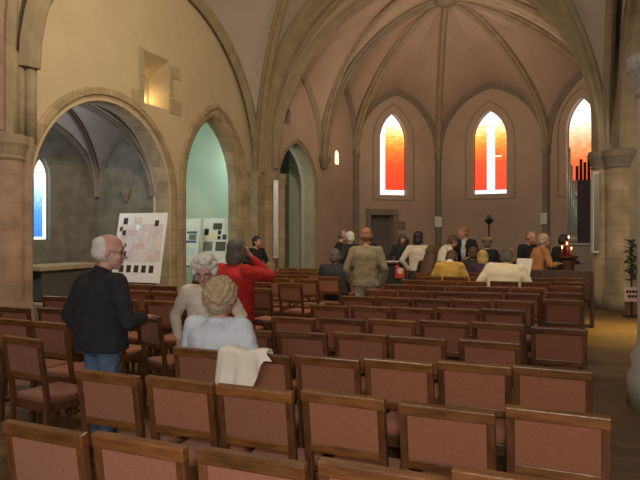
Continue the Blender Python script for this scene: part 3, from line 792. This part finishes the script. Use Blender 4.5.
# lady in pale blue, seated with her back to us
person('lady with sandy curls in a pale blue top, seated with her back to us', (-2.22, 3.5), R(0), 1.62, sit=True, lean=R(3), rh=(.2, .26, -.42), lh=(-.2, .26, -.42),
       top=M['sky'], hem=-.02, bottom=M['beige'], hair=('curly', M['hair_sandy']), skin='skin_pale', vox=.009, fat=1.22)
# woman in red
person('woman in a long red coat raising her hand to her head', (-3.12, 5.25), R(-20), 1.58, yaw=R(4), rh=(.14, .16, .12), lh=(-.2, .24, -.3), top=M['red'], hem=-.42, bottom=M['slate'], skirt=True,
       hair=('bob', M['hair_grey']), vox=.009, fat=1.38, collar=M['red'], folds=(.03, .1), ehint=(.4, .5, -.6))
person('dark haired person in black standing behind the woman in red, by the pier', (-6.3, 11.5), R(-120), 1.56, yaw=R(20), rh=(.22, .25, -.3), lh=(-.2, .25, -.3), top=M['suit'], bottom=M['suit'], hair=('short', M['hair_dark']), vox=.016)
# men half way up
person('man in a loose grey green shirt and pale trousers, standing with his back to us', (-2.83, 8.6), R(10), 1.72, pitch=R(-4), rh=(.24, .06, -.54), lh=(-.24, .06, -.54), top=M['olive'], hem=-.1, bottom=M['beige'],
       hair=('fringe', M['hair_red']), vox=.011, fat=1.08, folds=(.03, .12))
person('seated man with grey hair in a dark jacket left of the standing man', (-3.74, 9.62), R(4), 1.72, sit=True, lean=R(2), top=M['slate'], bottom=M['slate'], rh=(.2, .3, -.4), lh=(-.2, .3, -.4), hair=('short', M['hair_grey']), vox=.014, fat=1.15)
person('balding man in a dark suit standing sideways at the far left of the choir', (-4.95, 13.1), R(-70), 1.7, pitch=R(-12), rh=(.22, .2, -.35), lh=(-.22, .2, -.35), top=M['suit'], hem=-.2, bottom=M['suit'], hair=('fringe', M['hair_grey']), vox=.016)
person('white haired person mostly hidden behind the man in the grey green shirt', (-4.5, 12.6), R(60), 1.66, top=M['slate'], bottom=M['slate'], hair=('short', M['hair_white']), vox=.016)
person('dark haired person standing just behind the shoulder of the grey green shirt', (-4.32, 13.4), R(150), 1.66, top=M['suit'], bottom=M['suit'], hair=('short', M['hair_dark']), vox=.016)
person('brown haired person in dark clothes right of the grey green shirt', (-3.75, 14.2), R(-160), 1.62, lean=R(8), pitch=R(-18), top=M['slate'], bottom=M['slate'], hair=('bob', M['hair_brown']), vox=.016)
# the group before the apse
wp, wh, wP, warms, wHM = person('black haired woman in an ivory cardigan and dark skirt with a shoulder bag', (-2.8, 11.8), R(-8), 1.66, yaw=R(-35), rh=(.2, .16, -.4), lh=(-.23, .06, -.48), top=M['cardigan'], hem=-.03, bottom=M['slate'], skirt=True, hair=('bob', M['hair_dark']), vox=.014)
person('person with long brown hair in dark clothes, seated beside the ivory cardigan', (-2.37, 10.98), R(-20), 1.8, sit=True, top=M['brown'], bottom=M['suit'], rh=(.2, .28, -.4), lh=(-.2, .28, -.4), hair=('long', M['hair_brown']), vox=.014)
person('brown haired person in beige bending over a paper behind the mustard top', (-2.56, 12.8), R(-60), 1.66, lean=R(22), pitch=R(-28), rh=(.16, .36, -.25), lh=(-.16, .36, -.25), top=M['cream'], bottom=M['beige'], hair=('short', M['hair_brown']), vox=.014)
t, h, P, arms, HM = person('man in a dark suit over a pale shirt, standing and facing the congregation', (-2.18, 13.7), R(176), 1.78, yaw=R(-40), rh=(.18, .26, -.3), lh=(-.18, .26, -.33), top=M['suit'], hem=-.16, bottom=M['suit'], hair=('short', M['hair_red']), vox=.012, collar=M['shirt'])
bm = BM(); ring(bm, P(0, .135, .02), P(0, .14, .3), (.045, .02), (.055, .02)); ring(bm, P(0, .138, .3), P(0, .07, .5), (.055, .02), (.05, .02)); link('shirt_front', bm, M['shirt'], t, True)
t, h, P, arms, HM = person('person in a mustard yellow top with white collar, head bowed, seated', (-1.92, 10.4), R(0), 1.84, sit=True, lean=R(8), pitch=R(-50), rh=(.18, .3, -.3), lh=(-.18, .3, -.3), top=M['yellow'], bottom=M['slate'], hair=('short', M['hair_brown']), vox=.013, fat=.92, collar=M['white'])
person('white shirted man with grey hair, seated and bowed over a paper', (-.98, 9.95), R(0), 1.9, sit=True, lean=R(12), side=R(3), pitch=R(-34), rh=(.34, .28, -.38), lh=(-.26, .2, -.36), top=M['whiteshirt'], bottom=M['slate'], hair=('short', M['hair_grey']), vox=.012, fat=1.32)
person('blond person in deep violet seated in front of the suited man', (-1.5, 11.5), R(6), 1.62, sit=True, top=M['violet'], bottom=M['slate'], rh=(.2, .28, -.4), lh=(-.2, .28, -.4), hair=('bob', M['hair_blond']), vox=.015)
person('fair brown haired person seated right of the blond one', (-1.06, 12.05), R(6), 1.66, sit=True, top=M['suit'], bottom=M['slate'], rh=(.2, .28, -.4), lh=(-.2, .28, -.4), hair=('bob', M['tan']), vox=.015)
person('brown haired person left of the flat cap', (-1.78, 12.25), R(20), 1.7, sit=True, top=M['slate'], bottom=M['slate'], hair=('short', M['hair_brown']), vox=.016)
t, h, P, arms, HM = person('person in black under a wide tan flat cap', (-1.6, 13.05), R(10), 1.54, lean=R(14), pitch=R(-10), top=M['suit'], bottom=M['suit'], rh=(.2, .3, -.3), lh=(-.2, .3, -.3), hair=('short', M['hair_grey']), vox=.015)
bm = BM(); ell(bm, h(0, -.015, .085), (.125, .14, .075), HM); ell(bm, h(0, .11, .05), (.075, .08, .016), HM); blob('flat_cap', bm, M['tan'], t, .012, 3)
person('man in black standing with folded hands right of the stand', (-.78, 12.8), R(-130), 1.68, pitch=R(-16), rh=(.12, .26, -.3), lh=(-.12, .26, -.3), top=M['suit'], hem=-.16, bottom=M['suit'], hair=('fringe', M['hair_red']), vox=.014)
person('grey blond person in a tan orange coat leaning towards the candles', (-.6, 12.1), R(-62), 1.64, lean=R(14), rh=(.16, .34, -.2), lh=(-.12, .3, -.26), top=M['orange'], hem=-.3, bottom=M['orange'], hair=('short', M['hair_sandy']), vox=.012, fat=1.15)
person('dark haired person in black reaching to the candles behind the orange coat', (-.28, 13.45), R(-60), 1.62, lean=R(14), pitch=R(-12), rh=(.16, .42, -.2), lh=(-.16, .42, -.2), top=M['suit'], bottom=M['slate'], hair=('short', M['hair_dark']), vox=.014)
# shoulder bag on the ivory cardigan
bag = empty('shoulder_bag', 'black shoulder bag hanging on the woman in the ivory cardigan', 'bag', (-2.84, 11.8, 0), R(-8))
bm = BM(); box(bm, (-.33, -.1, .93), (-.24, .12, 1.16), bev=.03); link('bag_body', bm, M['black'], bag, True)
bm = BM(); pts = [(-.285, -.08, 1.14), (-.265, -.12, 1.3), (-.2, -.1, 1.46), (-.17, -.0, 1.5), (-.2, .08, 1.44), (-.27, .1, 1.14)]
for a, b2 in zip(pts, pts[1:]): bar(bm, a, b2, .022, .01)
link('strap', bm, M['black'], bag)

# ------------------------------------------------------------------ things
hb = empty('handbag', 'black handbag with white dots on the chair seat behind the red coat', 'bag', (-2.33, 4.3, .476))
bm = BM(); ell(bm, (0, 0, .17), (.15, .08, .2), None, 3); box(bm, (-.15, -.08, 0), (.15, .08, .2), bev=.03)
mm, nt, b = nodemat('dotted black cloth'); v = nt.nodes.new('ShaderNodeTexVoronoi'); v.inputs['Scale'].default_value = 38; tc = nt.nodes.new('ShaderNodeTexCoord'); nt.links.new(tc.outputs['Object'], v.inputs['Vector'])
rr_ = nt.nodes.new('ShaderNodeValToRGB'); e = rr_.color_ramp.elements; e[0].position = .22; e[0].color = (.7, .7, .7, 1); e[1].position = .26; e[1].color = (.01, .01, .012, 1)
nt.links.new(v.outputs['Distance'], rr_.inputs['Fac']); nt.links.new(rr_.outputs['Color'], b.inputs['Base Color'])
link('bag_body', bm, mm, hb, True)
bm = BM(); pts = [(.1 * math.cos(a), 0, .34 + .12 * math.sin(a)) for a in [PI * i / 10 for i in range(11)]]
for a, b2 in zip(pts, pts[1:]): tube(bm, a, b2, .009, n=8)
link('handle', bm, M['black'], hb)
# jacket over a chair back
bm = BM(); nx, ns = 22, 30; rows = []
for i in range(nx + 1):
    u = i / nx; x = -2.03 + u * .34; lf = .25 - .21 * max(0, min(1, (u - .6) / .25)); row = []
    for j in range(ns + 1):
        s = j / ns; yb = 3.262
        rip = .012 * math.sin(u * 19 + 1.5) + .008 * math.sin(u * 37)
        if s < .58:
            q = (s / .58); z = .912 - lf * (1 - q); y = yb - .045 + rip * (1 - q) - .01 * (1 - q)
            row.append(Vector((x + (q - 1) * (.03 if u < .5 else -.04 * u), y, z)))
        elif s < .7:
            q = (s - .58) / .12; a = PI * q; row.append(Vector((x, yb - .045 * math.cos(a), .912 + .018 * math.sin(a) + .01 * math.sin(u * 9))))
        else:
            q = (s - .7) / .3; row.append(Vector((x, yb + .045 + .02 * q + rip * q, .912 - .16 * q)))
    rows.append([bm.verts.new(v) for v in row])
for r0, r1 in zip(rows, rows[1:]):
    for j in range(ns): bm.faces.new((r0[j], r0[j + 1], r1[j + 1], r1[j]))
bmesh.ops.recalc_face_normals(bm, faces=bm.faces)
o = link('cloth_jacket', bm, cloth('off white jacket cloth', (.86, .8, .7), (.78, .72, .62)), None, True); sm = o.modifiers.new('thick', 'SOLIDIFY'); sm.thickness = .008
tag(o, 'cream jacket draped over the chair backs behind the lady in blue', 'jacket')

def display_board(name, label, loc, w, hgt, zb, rz, lean, kind):
    t = empty(name, label, 'display board', (loc[0], loc[1], 0), rz)
    T = Matrix.Translation((0, 0, zb)) @ Matrix.Rotation(lean, 4, 'X')
    bm = BM(); box(bm, (-w / 2, 0, 0), (w / 2, .02, hgt), T, .003); link('panel', bm, M['white'], t)
    def patch(nm, x0, x1, z0, z1, m, d=.004):
        bm = BM(); box(bm, (x0 - w / 2, -d, z0), (x1 - w / 2, .001, z1), T); return link(nm, bm, m, t)
    if kind == 'map':
        mm, nt, b = nodemat('pink and yellow street map'); N, L = nt.nodes, nt.links
        tc = N.new('ShaderNodeTexCoord'); v = N.new('ShaderNodeTexVoronoi'); v.inputs['Scale'].default_value = 22; L.new(tc.outputs['Object'], v.inputs['Vector'])
        n1 = N.new('ShaderNodeTexNoise'); n1.inputs['Scale'].default_value = 4.2; L.new(tc.outputs['Object'], n1.inputs['Vector'])
        r1 = N.new('ShaderNodeValToRGB'); e = r1.color_ramp.elements; e[0].position = .46; e[0].color = (.75, .7, .7, 1); e[1].position = .6; e[1].color = (.55, .25, .32, 1)
        L.new(n1.outputs['Fac'], r1.inputs['Fac'])
        ds = N.new('ShaderNodeVectorMath'); ds.operation = 'DISTANCE'; ds.inputs[1].default_value = (.33, 0, zb + .42); L.new(tc.outputs['Object'], ds.inputs[0])
        lt = N.new('ShaderNodeMapRange'); lt.inputs['From Min'].default_value = .1; lt.inputs['From Max'].default_value = .2; lt.inputs['To Min'].default_value = 1; lt.inputs['To Max'].default_value = 0; L.new(ds.outputs['Value'], lt.inputs['Value'])
        m2 = N.new('ShaderNodeMix'); m2.data_type = 'RGBA'; L.new(lt.outputs[0], m2.inputs[0]); L.new(r1.outputs[0], m2.inputs[6]); m2.inputs[7].default_value = (.62, .45, .16, 1)
        m3 = N.new('ShaderNodeMix'); m3.data_type = 'RGBA'; m3.blend_type = 'MULTIPLY'; m3.inputs[0].default_value = .55; L.new(m2.outputs[2], m3.inputs[6]); L.new(v.outputs['Color'], m3.inputs[7])
        m4 = N.new('ShaderNodeMix'); m4.data_type = 'RGBA'; m4.inputs[0].default_value = .55; L.new(m3.outputs[2], m4.inputs[6]); m4.inputs[7].default_value = (.8, .72, .72, 1)
        L.new(m4.outputs[2], b.inputs['Base Color']); b.inputs['Roughness'].default_value = .8
        patch('map', .1, w - .05, .4, hgt - .22, mm)
        for x, z, s in ((.13, 1.12, .1), (.06, .98, .07), (.14, .9, .08), (.16, .6, .07), (.22, .68, .05), (.88, 1.08, .09)): patch('photograph', x, x + s, z, z + s * 1.25, M['hair_brown'] if s < .08 else M['black'], .007)
        patch('text_block', .38, .58, 1.14, 1.26, M['speaker'], .006); patch('photograph', .46, .53, 1.0, 1.1, M['metal'], .007)
        for i in range(5): patch('photograph', .17 + i * .175, .27 + i * .175, .19, .325, M['brown'], .006)
    else:
        for x0, x1, z0, z1, mm in kind: patch('photograph', x0, x1, z0, z1, M[mm])
    # easel legs
    for sx in (-1, 1):
        bm = BM(); top = T @ Vector((sx * w * .28, .035, hgt * .92)); bar(bm, (sx * w * .36, -.02 + (0 if zb > .2 else .05), 0), top, .03, .025); link('leg', bm, M['wood_dark'], t)
    bm = BM(); bar(bm, T @ Vector((0, .05, hgt * .9)), (0, hgt * .28 + .35, 0), .03, .025); link('leg', bm, M['wood_dark'], t)
    bm = BM(); box(bm, (-w * .42, -.03, -.03), (w * .42, .035, 0), T, .003); link('ledge', bm, M['wood_dark'], t)
    return t
display_board('display_board', 'large white board with a pink and yellow street map in front of the pier', (-7.58, 9.1), 1.14, 1.34, .7, 0, R(-11), 'map')
display_board('display_board', 'white board with pictures right of the opening of the green chapel', (-9.1, 14.17), .86, 1.3, .75, 0, R(-9),
              [(.33, .62, .98, 1.16, 'greycloth'), (.06, .2, .82, 1.0, 'navy'), (.5, .6, .84, .96, 'black'), (.5, .6, .7, .8, 'black'), (.66, .78, .7, .84, 'greycloth'), (.06, .36, .38, .64, 'metal'), (.46, .78, .38, .64, 'hair_grey'), (.22, .45, .7, .9, 'whiteshirt')])
display_board('display_board', 'white board half hidden by the jamb of the green chapel', (-9.8, 13.9), .7, 1.32, .72, 0, R(-9),
              [(.28, .62, .9, .96, 'denim'), (.28, .62, .64, .7, 'denim'), (.36, .6, .72, .88, 'metal'), (.3, .6, .3, .5, 'sky')])

# altar table in the chapel
al = empty('altar_table', 'stone altar table with a dark grey front in the left chapel', 'altar', (-9.62, 9.2, 0), 0)
bm = BM(); box(bm, (-.35, -.75, .9), (.38, .75, 1.0), bev=.015); link('altar_top', bm, M['ochre_stone'], al)
bm = BM(); box(bm, (-.3, -.65, .32), (.3, .65, .9), bev=.01); link('altar_front', bm, M['greycloth'], al)
bm = BM(); box(bm, (-.4, -.9, 0), (.6, .9, .3), bev=.012); link('step', bm, M['ochre_stone'], al)

# column loudspeakers on the piers
def speaker(label, x, y, z0, z1, rz):
    t = empty('column_loudspeaker', label, 'loudspeaker', (x, y, z0), rz)
    bm = BM(); box(bm, (-.07, -.06, 0), (.07, .06, z1 - z0), bev=.012); link('housing', bm, M['speaker'], t)
    bm = BM(); box(bm, (-.055, -.066, .05), (.055, -.058, z1 - z0 - .05)); link('grille', bm, M['metal'], t)
    bm = BM(); box(bm, (-.03, .05, .3), (.03, .14, .4)); box(bm, (-.03, .05, z1 - z0 - .4), (.03, .14, z1 - z0 - .3)); link('bracket', bm, M['black'], t)
speaker('slim off white column loudspeaker on the left choir pier', -7.28, 14.42, .95, 3.05, R(20))
speaker('slim off white column loudspeaker on the right choir pier', .50, 14.18, 1.2, 2.95, R(25))

# sheets on the apse shafts
for lab, x, y, z in (('white notice sheet on the apse shaft left of the middle window', C1[0], C1[1], 2.02), ('white notice sheet on the apse shaft right of the middle window', C2[0], C2[1], 2.1)):
    v = (Vector((*BOSS, 0)) - Vector((x, y, 0))).normalized() * .215
    bm = BM(); box(bm, (-.13, -.006, -.19), (.13, .006, .19), Matrix.Translation((x + v.x, y + v.y, z)) @ Matrix.Rotation(math.atan2(v.x, -v.y), 4, 'Z'))
    tag(link('notice_sheet', bm, M['speaker']), lab, 'notice')

# flower / lamp stand before the apse
st = empty('lamp_stand', 'tall dark stand with a bowl on top before the middle window', 'stand', (-2.05, 17.0, 0))
bm = BM(); lathe(bm, (0, 0, 0), [(.2, 0), (.2, .03), (.05, .07)], 16); link('base', bm, M['black'], st)
bm = BM(); tube(bm, (0, 0, .05), (0, 0, 1.9), .022); link('pole', bm, M['black'], st)
bm = BM(); lathe(bm, (0, 0, 1.86), [(.03, 0), (.08, .05), (.13, .12), (.12, .13)], 18); link('bowl', bm, M['black'], st)
bm = BM()
for i in range(16):
    a = i * 2.4; ell(bm, (.055 * math.cos(a) * (i % 3) / 1.5, .055 * math.sin(a) * (i % 3) / 1.5, 1.99 + .03 * (i % 4)), (.045, .045, .04), None, 1)
link('flowers', bm, M['hair_grey'], st)

# organ
og = empty('pipe_organ', 'small pipe organ with pale pipes and dark case behind the right pier', 'organ', (.12, 16.2, 0), R(25))
bm = BM(); box(bm, (-.2, -.15, 0), (.62, .55, 1.35), bev=.01); link('plinth', bm, M['plaster_grey'], og)
bm = BM(); box(bm, (.06, 0, 1.37), (.62, .5, 2.95), bev=.01); link('case', bm, mat('dark violet lacquer', (.07, .055, .075), None, 4, .22, coat=.6), og)
bm = BM(); box(bm, (-.22, -.2, 1.33), (.66, .55, 1.375), bev=.004); link('ledge', bm, M['speaker'], og)
for i in range(5):
    bm = BM(); x = -.2 + i * .055; zt = 4.15 - i * .42
    tube(bm, (x, -.02, 1.55), (x, -.02, zt), .027, n=12); tube(bm, (x, -.02, 1.38), (x, -.02, 1.56), .01, .027, n=12); link('pipe', bm, M['pipe'], og, True)
for i in range(5):
    bm = BM(); x = .1 + i * .1; zt = 3.3 + (.12 if i % 2 else 0) + .05 * i
    tube(bm, (x, .1, 2.96), (x, .1, zt), .036, n=10); link('pipe', bm, M['brown'], og, True)

# candle stand with burning candles
cs = empty('candle_stand', 'dark candle stand by the right pier carrying lit red candles', 'candle stand', (-.05, 12.85, 0))
bm = BM(); lathe(bm, (0, 0, 0), [(.2, 0), (.2, .04), (.13, .06), (.14, 1.1), (.2, 1.14), (.2, 1.18)], 16); link('stand', bm, M['wood_dark'], cs)
for i, (x, y, hh) in enumerate(((-.09, -.02, .14), (.0, -.1, .22), (.08, .02, .12), (.03, .1, .34))):
    c = empty('candle', ['short red candle at the left of the candle stand', 'taller red candle at the front of the candle stand', 'short red candle at the right of the candle stand', 'tallest candle at the back of the candle stand'][i], 'candle', (-.05 + x, 12.85 + y, 1.18), 0, 'burning candles')
    bm = BM(); tube(bm, (0, 0, 0), (0, 0, hh), .018, n=10); link('wax', bm, M['candle_red'], c, True)
    bm = BM(); ell(bm, (0, 0, hh + .028), (.013, .013, .03), None, 2); link('flame', bm, M['flame'], c, True)

# small leaflet table
lt = empty('side_table', 'small dark table with leaflets right of the grey green shirt', 'table', (-3.5, 12.8, 0), R(6))
bm = BM(); box(bm, (-.3, -.25, .96), (.3, .25, 1.0), bev=.006); link('table_top', bm, M['wood_dark'], lt)
bm = BM(); box(bm, (-.27, -.2, .5), (.27, .2, .96)); link('body', bm, M['black'], lt)
for sx in (-1, 1):
    for sy in (-1, 1):
        bm = BM(); box(bm, (sx * .26 - .02, sy * .21 - .02, 0), (sx * .26 + .02, sy * .21 + .02, .96)); link('leg', bm, M['wood_dark'], lt)
bm = BM(); box(bm, (-3.72, 12.66, 1.002), (-3.4, 12.92, 1.012), bev=.002); tag(link('leaflet', bm, M['white']), 'white leaflets lying on the small dark table', 'leaflet')
ps = empty('poster', 'small red and white poster on the front of the dark table', 'poster', (-3.36, 12.545, .66), R(6))
bm = BM(); box(bm, (-.1, 0, 0), (.1, .012, .28)); link('sheet', bm, M['candle_red'], ps)
bm = BM(); ell(bm, (.0, -.002, .16), (.06, .004, .08), None, 2); link('print', bm, M['cardigan'], ps)

# paper held by the white shirted man
bm = BM(); box(bm, (-.13, -.004, -.17), (.13, .004, .17), Matrix.Translation((-.7, 10.32, 1.06)) @ Matrix.Rotation(R(-20), 4, 'Z') @ Matrix.Rotation(R(-24), 4, 'X'))
tag(link('paper_sheet', bm, M['white']), 'white sheet held up by the man in the white shirt', 'paper')

# plant and sign beside the right pier
pl = empty('potted_plant', 'dark leafy potted plant at the foot of the right pier', 'plant', (1.14, 13.45, 0))
bm = BM(); lathe(bm, (0, 0, 0), [(.1, 0), (.14, .3), (.15, .34), (.12, .33)], 18); link('pot', bm, M['terracotta'], pl)
bm = BM(); tube(bm, (0, 0, .3), (0, 0, 1.1), .02); link('stem', bm, M['wood_dark'], pl)
bm = BM()
for i in range(110):
    a = random.uniform(0, 2 * PI); zz = random.uniform(.7, 1.5); rr = random.uniform(.02, .13) * (1 - abs(zz - 1.15) * .7); p = Vector((rr * math.cos(a), rr * math.sin(a), zz))
    rot = Euler((random.uniform(-1, 1), random.uniform(-1, 1), a)).to_matrix(); ell(bm, p, (.06, .025, .007), rot, 1)
link('foliage', bm, M['leaf'], pl)
sg = empty('sign', 'small pinkish sign with dark lettering below the plant', 'sign', (1.12, 13.05, 0), R(20))
bm = BM(); box(bm, (-.16, 0, .3), (.16, .02, .58), bev=.004); link('board', bm, mat('pink card', (.55, .36, .34), None, 4, .8), sg)
bm = BM(); box(bm, (-.02, .02, 0), (.02, .05, .55)); box(bm, (-.14, -.1, 0), (.14, .16, .02)); link('post', bm, M['black'], sg)
bm = BM()
for zz, xs in ((.47, ((-.12, -.08), (-.07, -.02), (-.01, .05), (.06, .12))), (.38, ((-.09, -.03), (-.02, .03), (.04, .09)))):
    for x0, x1 in xs: box(bm, (x0, -.004, zz), (x1, .001, zz + .05))
link('dark_print', bm, M['black'], sg)
def letters(txt, size, loc, m, parent):
    cu = bpy.data.curves.new('lettering', 'FONT'); cu.body = txt; cu.size = size; cu.align_x = 'CENTER'; cu.extrude = .002; cu.materials.append(m)
    o = bpy.data.objects.new('lettering', cu); COL.objects.link(o); o.parent = parent; o.location = loc; o.rotation_euler = (PI / 2, 0, 0); return o

# bench at the front of the rows on the right
bn = empty('bench', 'dark wooden bench in front of the candle stand', 'bench', (-.3, 11.4, 0), R(0))
bm = BM(); box(bm, (-.66, -.05, .44), (.66, .33, .48), bev=.006); link('seat', bm, M['wood_dark'], bn)
bm = BM(); box(bm, (-.66, -.09, .48), (.66, -.055, .98), bev=.006); link('backrest', bm, M['wood_dark'], bn)
for sx in (-1, 1):
    bm = BM(); box(bm, (sx * .66 - .025, -.1, 0), (sx * .66 + .025, .34, .96), bev=.006); link('end_panel', bm, M['wood_dark'], bn)

# ------------------------------------------------------------------ light
def area(name, loc, target, size, power, col, spread=None):
    l = bpy.data.lights.new(name, 'AREA'); l.energy = power; l.size = size; l.color = col
    if spread: l.spread = spread
    o = bpy.data.objects.new(name, l); COL.objects.link(o); o.location = loc
    o.rotation_euler = (Vector(target) - Vector(loc)).to_track_quat('-Z', 'Y').to_euler(); return o
def point(name, loc, power, col, r=.1):
    l = bpy.data.lights.new(name, 'POINT'); l.energy = power; l.color = col; l.shadow_soft_size = r
    o = bpy.data.objects.new(name, l); COL.objects.link(o); o.location = loc; return o
area('nave lamp', (-2.2, 6.2, 6.6), (-8, 10.5, 4.6), .8, 290, (1, .79, .5))
area('nave ceiling lamp', (-3, 5.0, 6.8), (-3.5, 8, 0), 1.5, 95, (1, .82, .6))
area('west window daylight', (-2, -3.5, 4.5), (-3, 9, 1.2), 4, 150, (1, .88, .74))
area('choir fill', (-2.2, 15.3, 6.6), (-4.2, 22, 3.6), .7, 50, (1, .74, .54))  # unseen fill added because the glowing panes alone leave the apse too dark
area('choir vault fill', (-3.4, 16.5, 3.4), (-3.3, 17.6, 8.2), 1.2, 75, (1, .72, .45))  # added upward fill that brightens the apse vault; no fixture stands here
area('green chapel daylight', (-10.3, 12.0, 4.6), (-9.6, 15.6, 2.2), 1.2, 55, (.78, 1, .88))
area('stone chapel daylight', (-9.3, 7.2, 3.3), (-9.3, 11, 3.2), 1.0, 40, (.85, .95, 1))
point('niche lamp', (-8.4, 10.4, 4.5), 7.0, (1, .68, .3), .05)
area('passage daylight', (-8.9, 15.3, 4.3), (-8.6, 17.5, 2), .6, 30, (.7, 1, .85))
sp = area('yellow aisle window', (4.2, 12.0, 4.6), (1.0, 11.2, 0), .5, 38, (1, .75, .16), R(36))
area('aisle daylight', (3.6, 9, 5.2), (1.2, 14, 2.4), 1.2, 110, (1, .87, .66))
point('camera flash', (.05, -.02, 1.8), 175, (1, .9, .8), .04)
w = bpy.data.worlds.new('World'); S.world = w; w.use_nodes = True
w.node_tree.nodes['Background'].inputs[0].default_value = (.9, .78, .66, 1); w.node_tree.nodes['Background'].inputs[1].default_value = .05

# ------------------------------------------------------------------ camera
cam = bpy.data.cameras.new('Camera'); cam.sensor_width = 36; cam.lens = 600 / 640 * 36; cam.shift_y = -8 / 640
co = bpy.data.objects.new('Camera', cam); COL.objects.link(co); co.location = (0, 0, 1.65); co.rotation_euler = (PI / 2, 0, R(22.6))
S.camera = co
S.view_settings.view_transform = 'Standard'; S.view_settings.look = 'None'; S.view_settings.gamma = 1; S.view_settings.exposure = 0; S.view_settings.use_curve_mapping = False
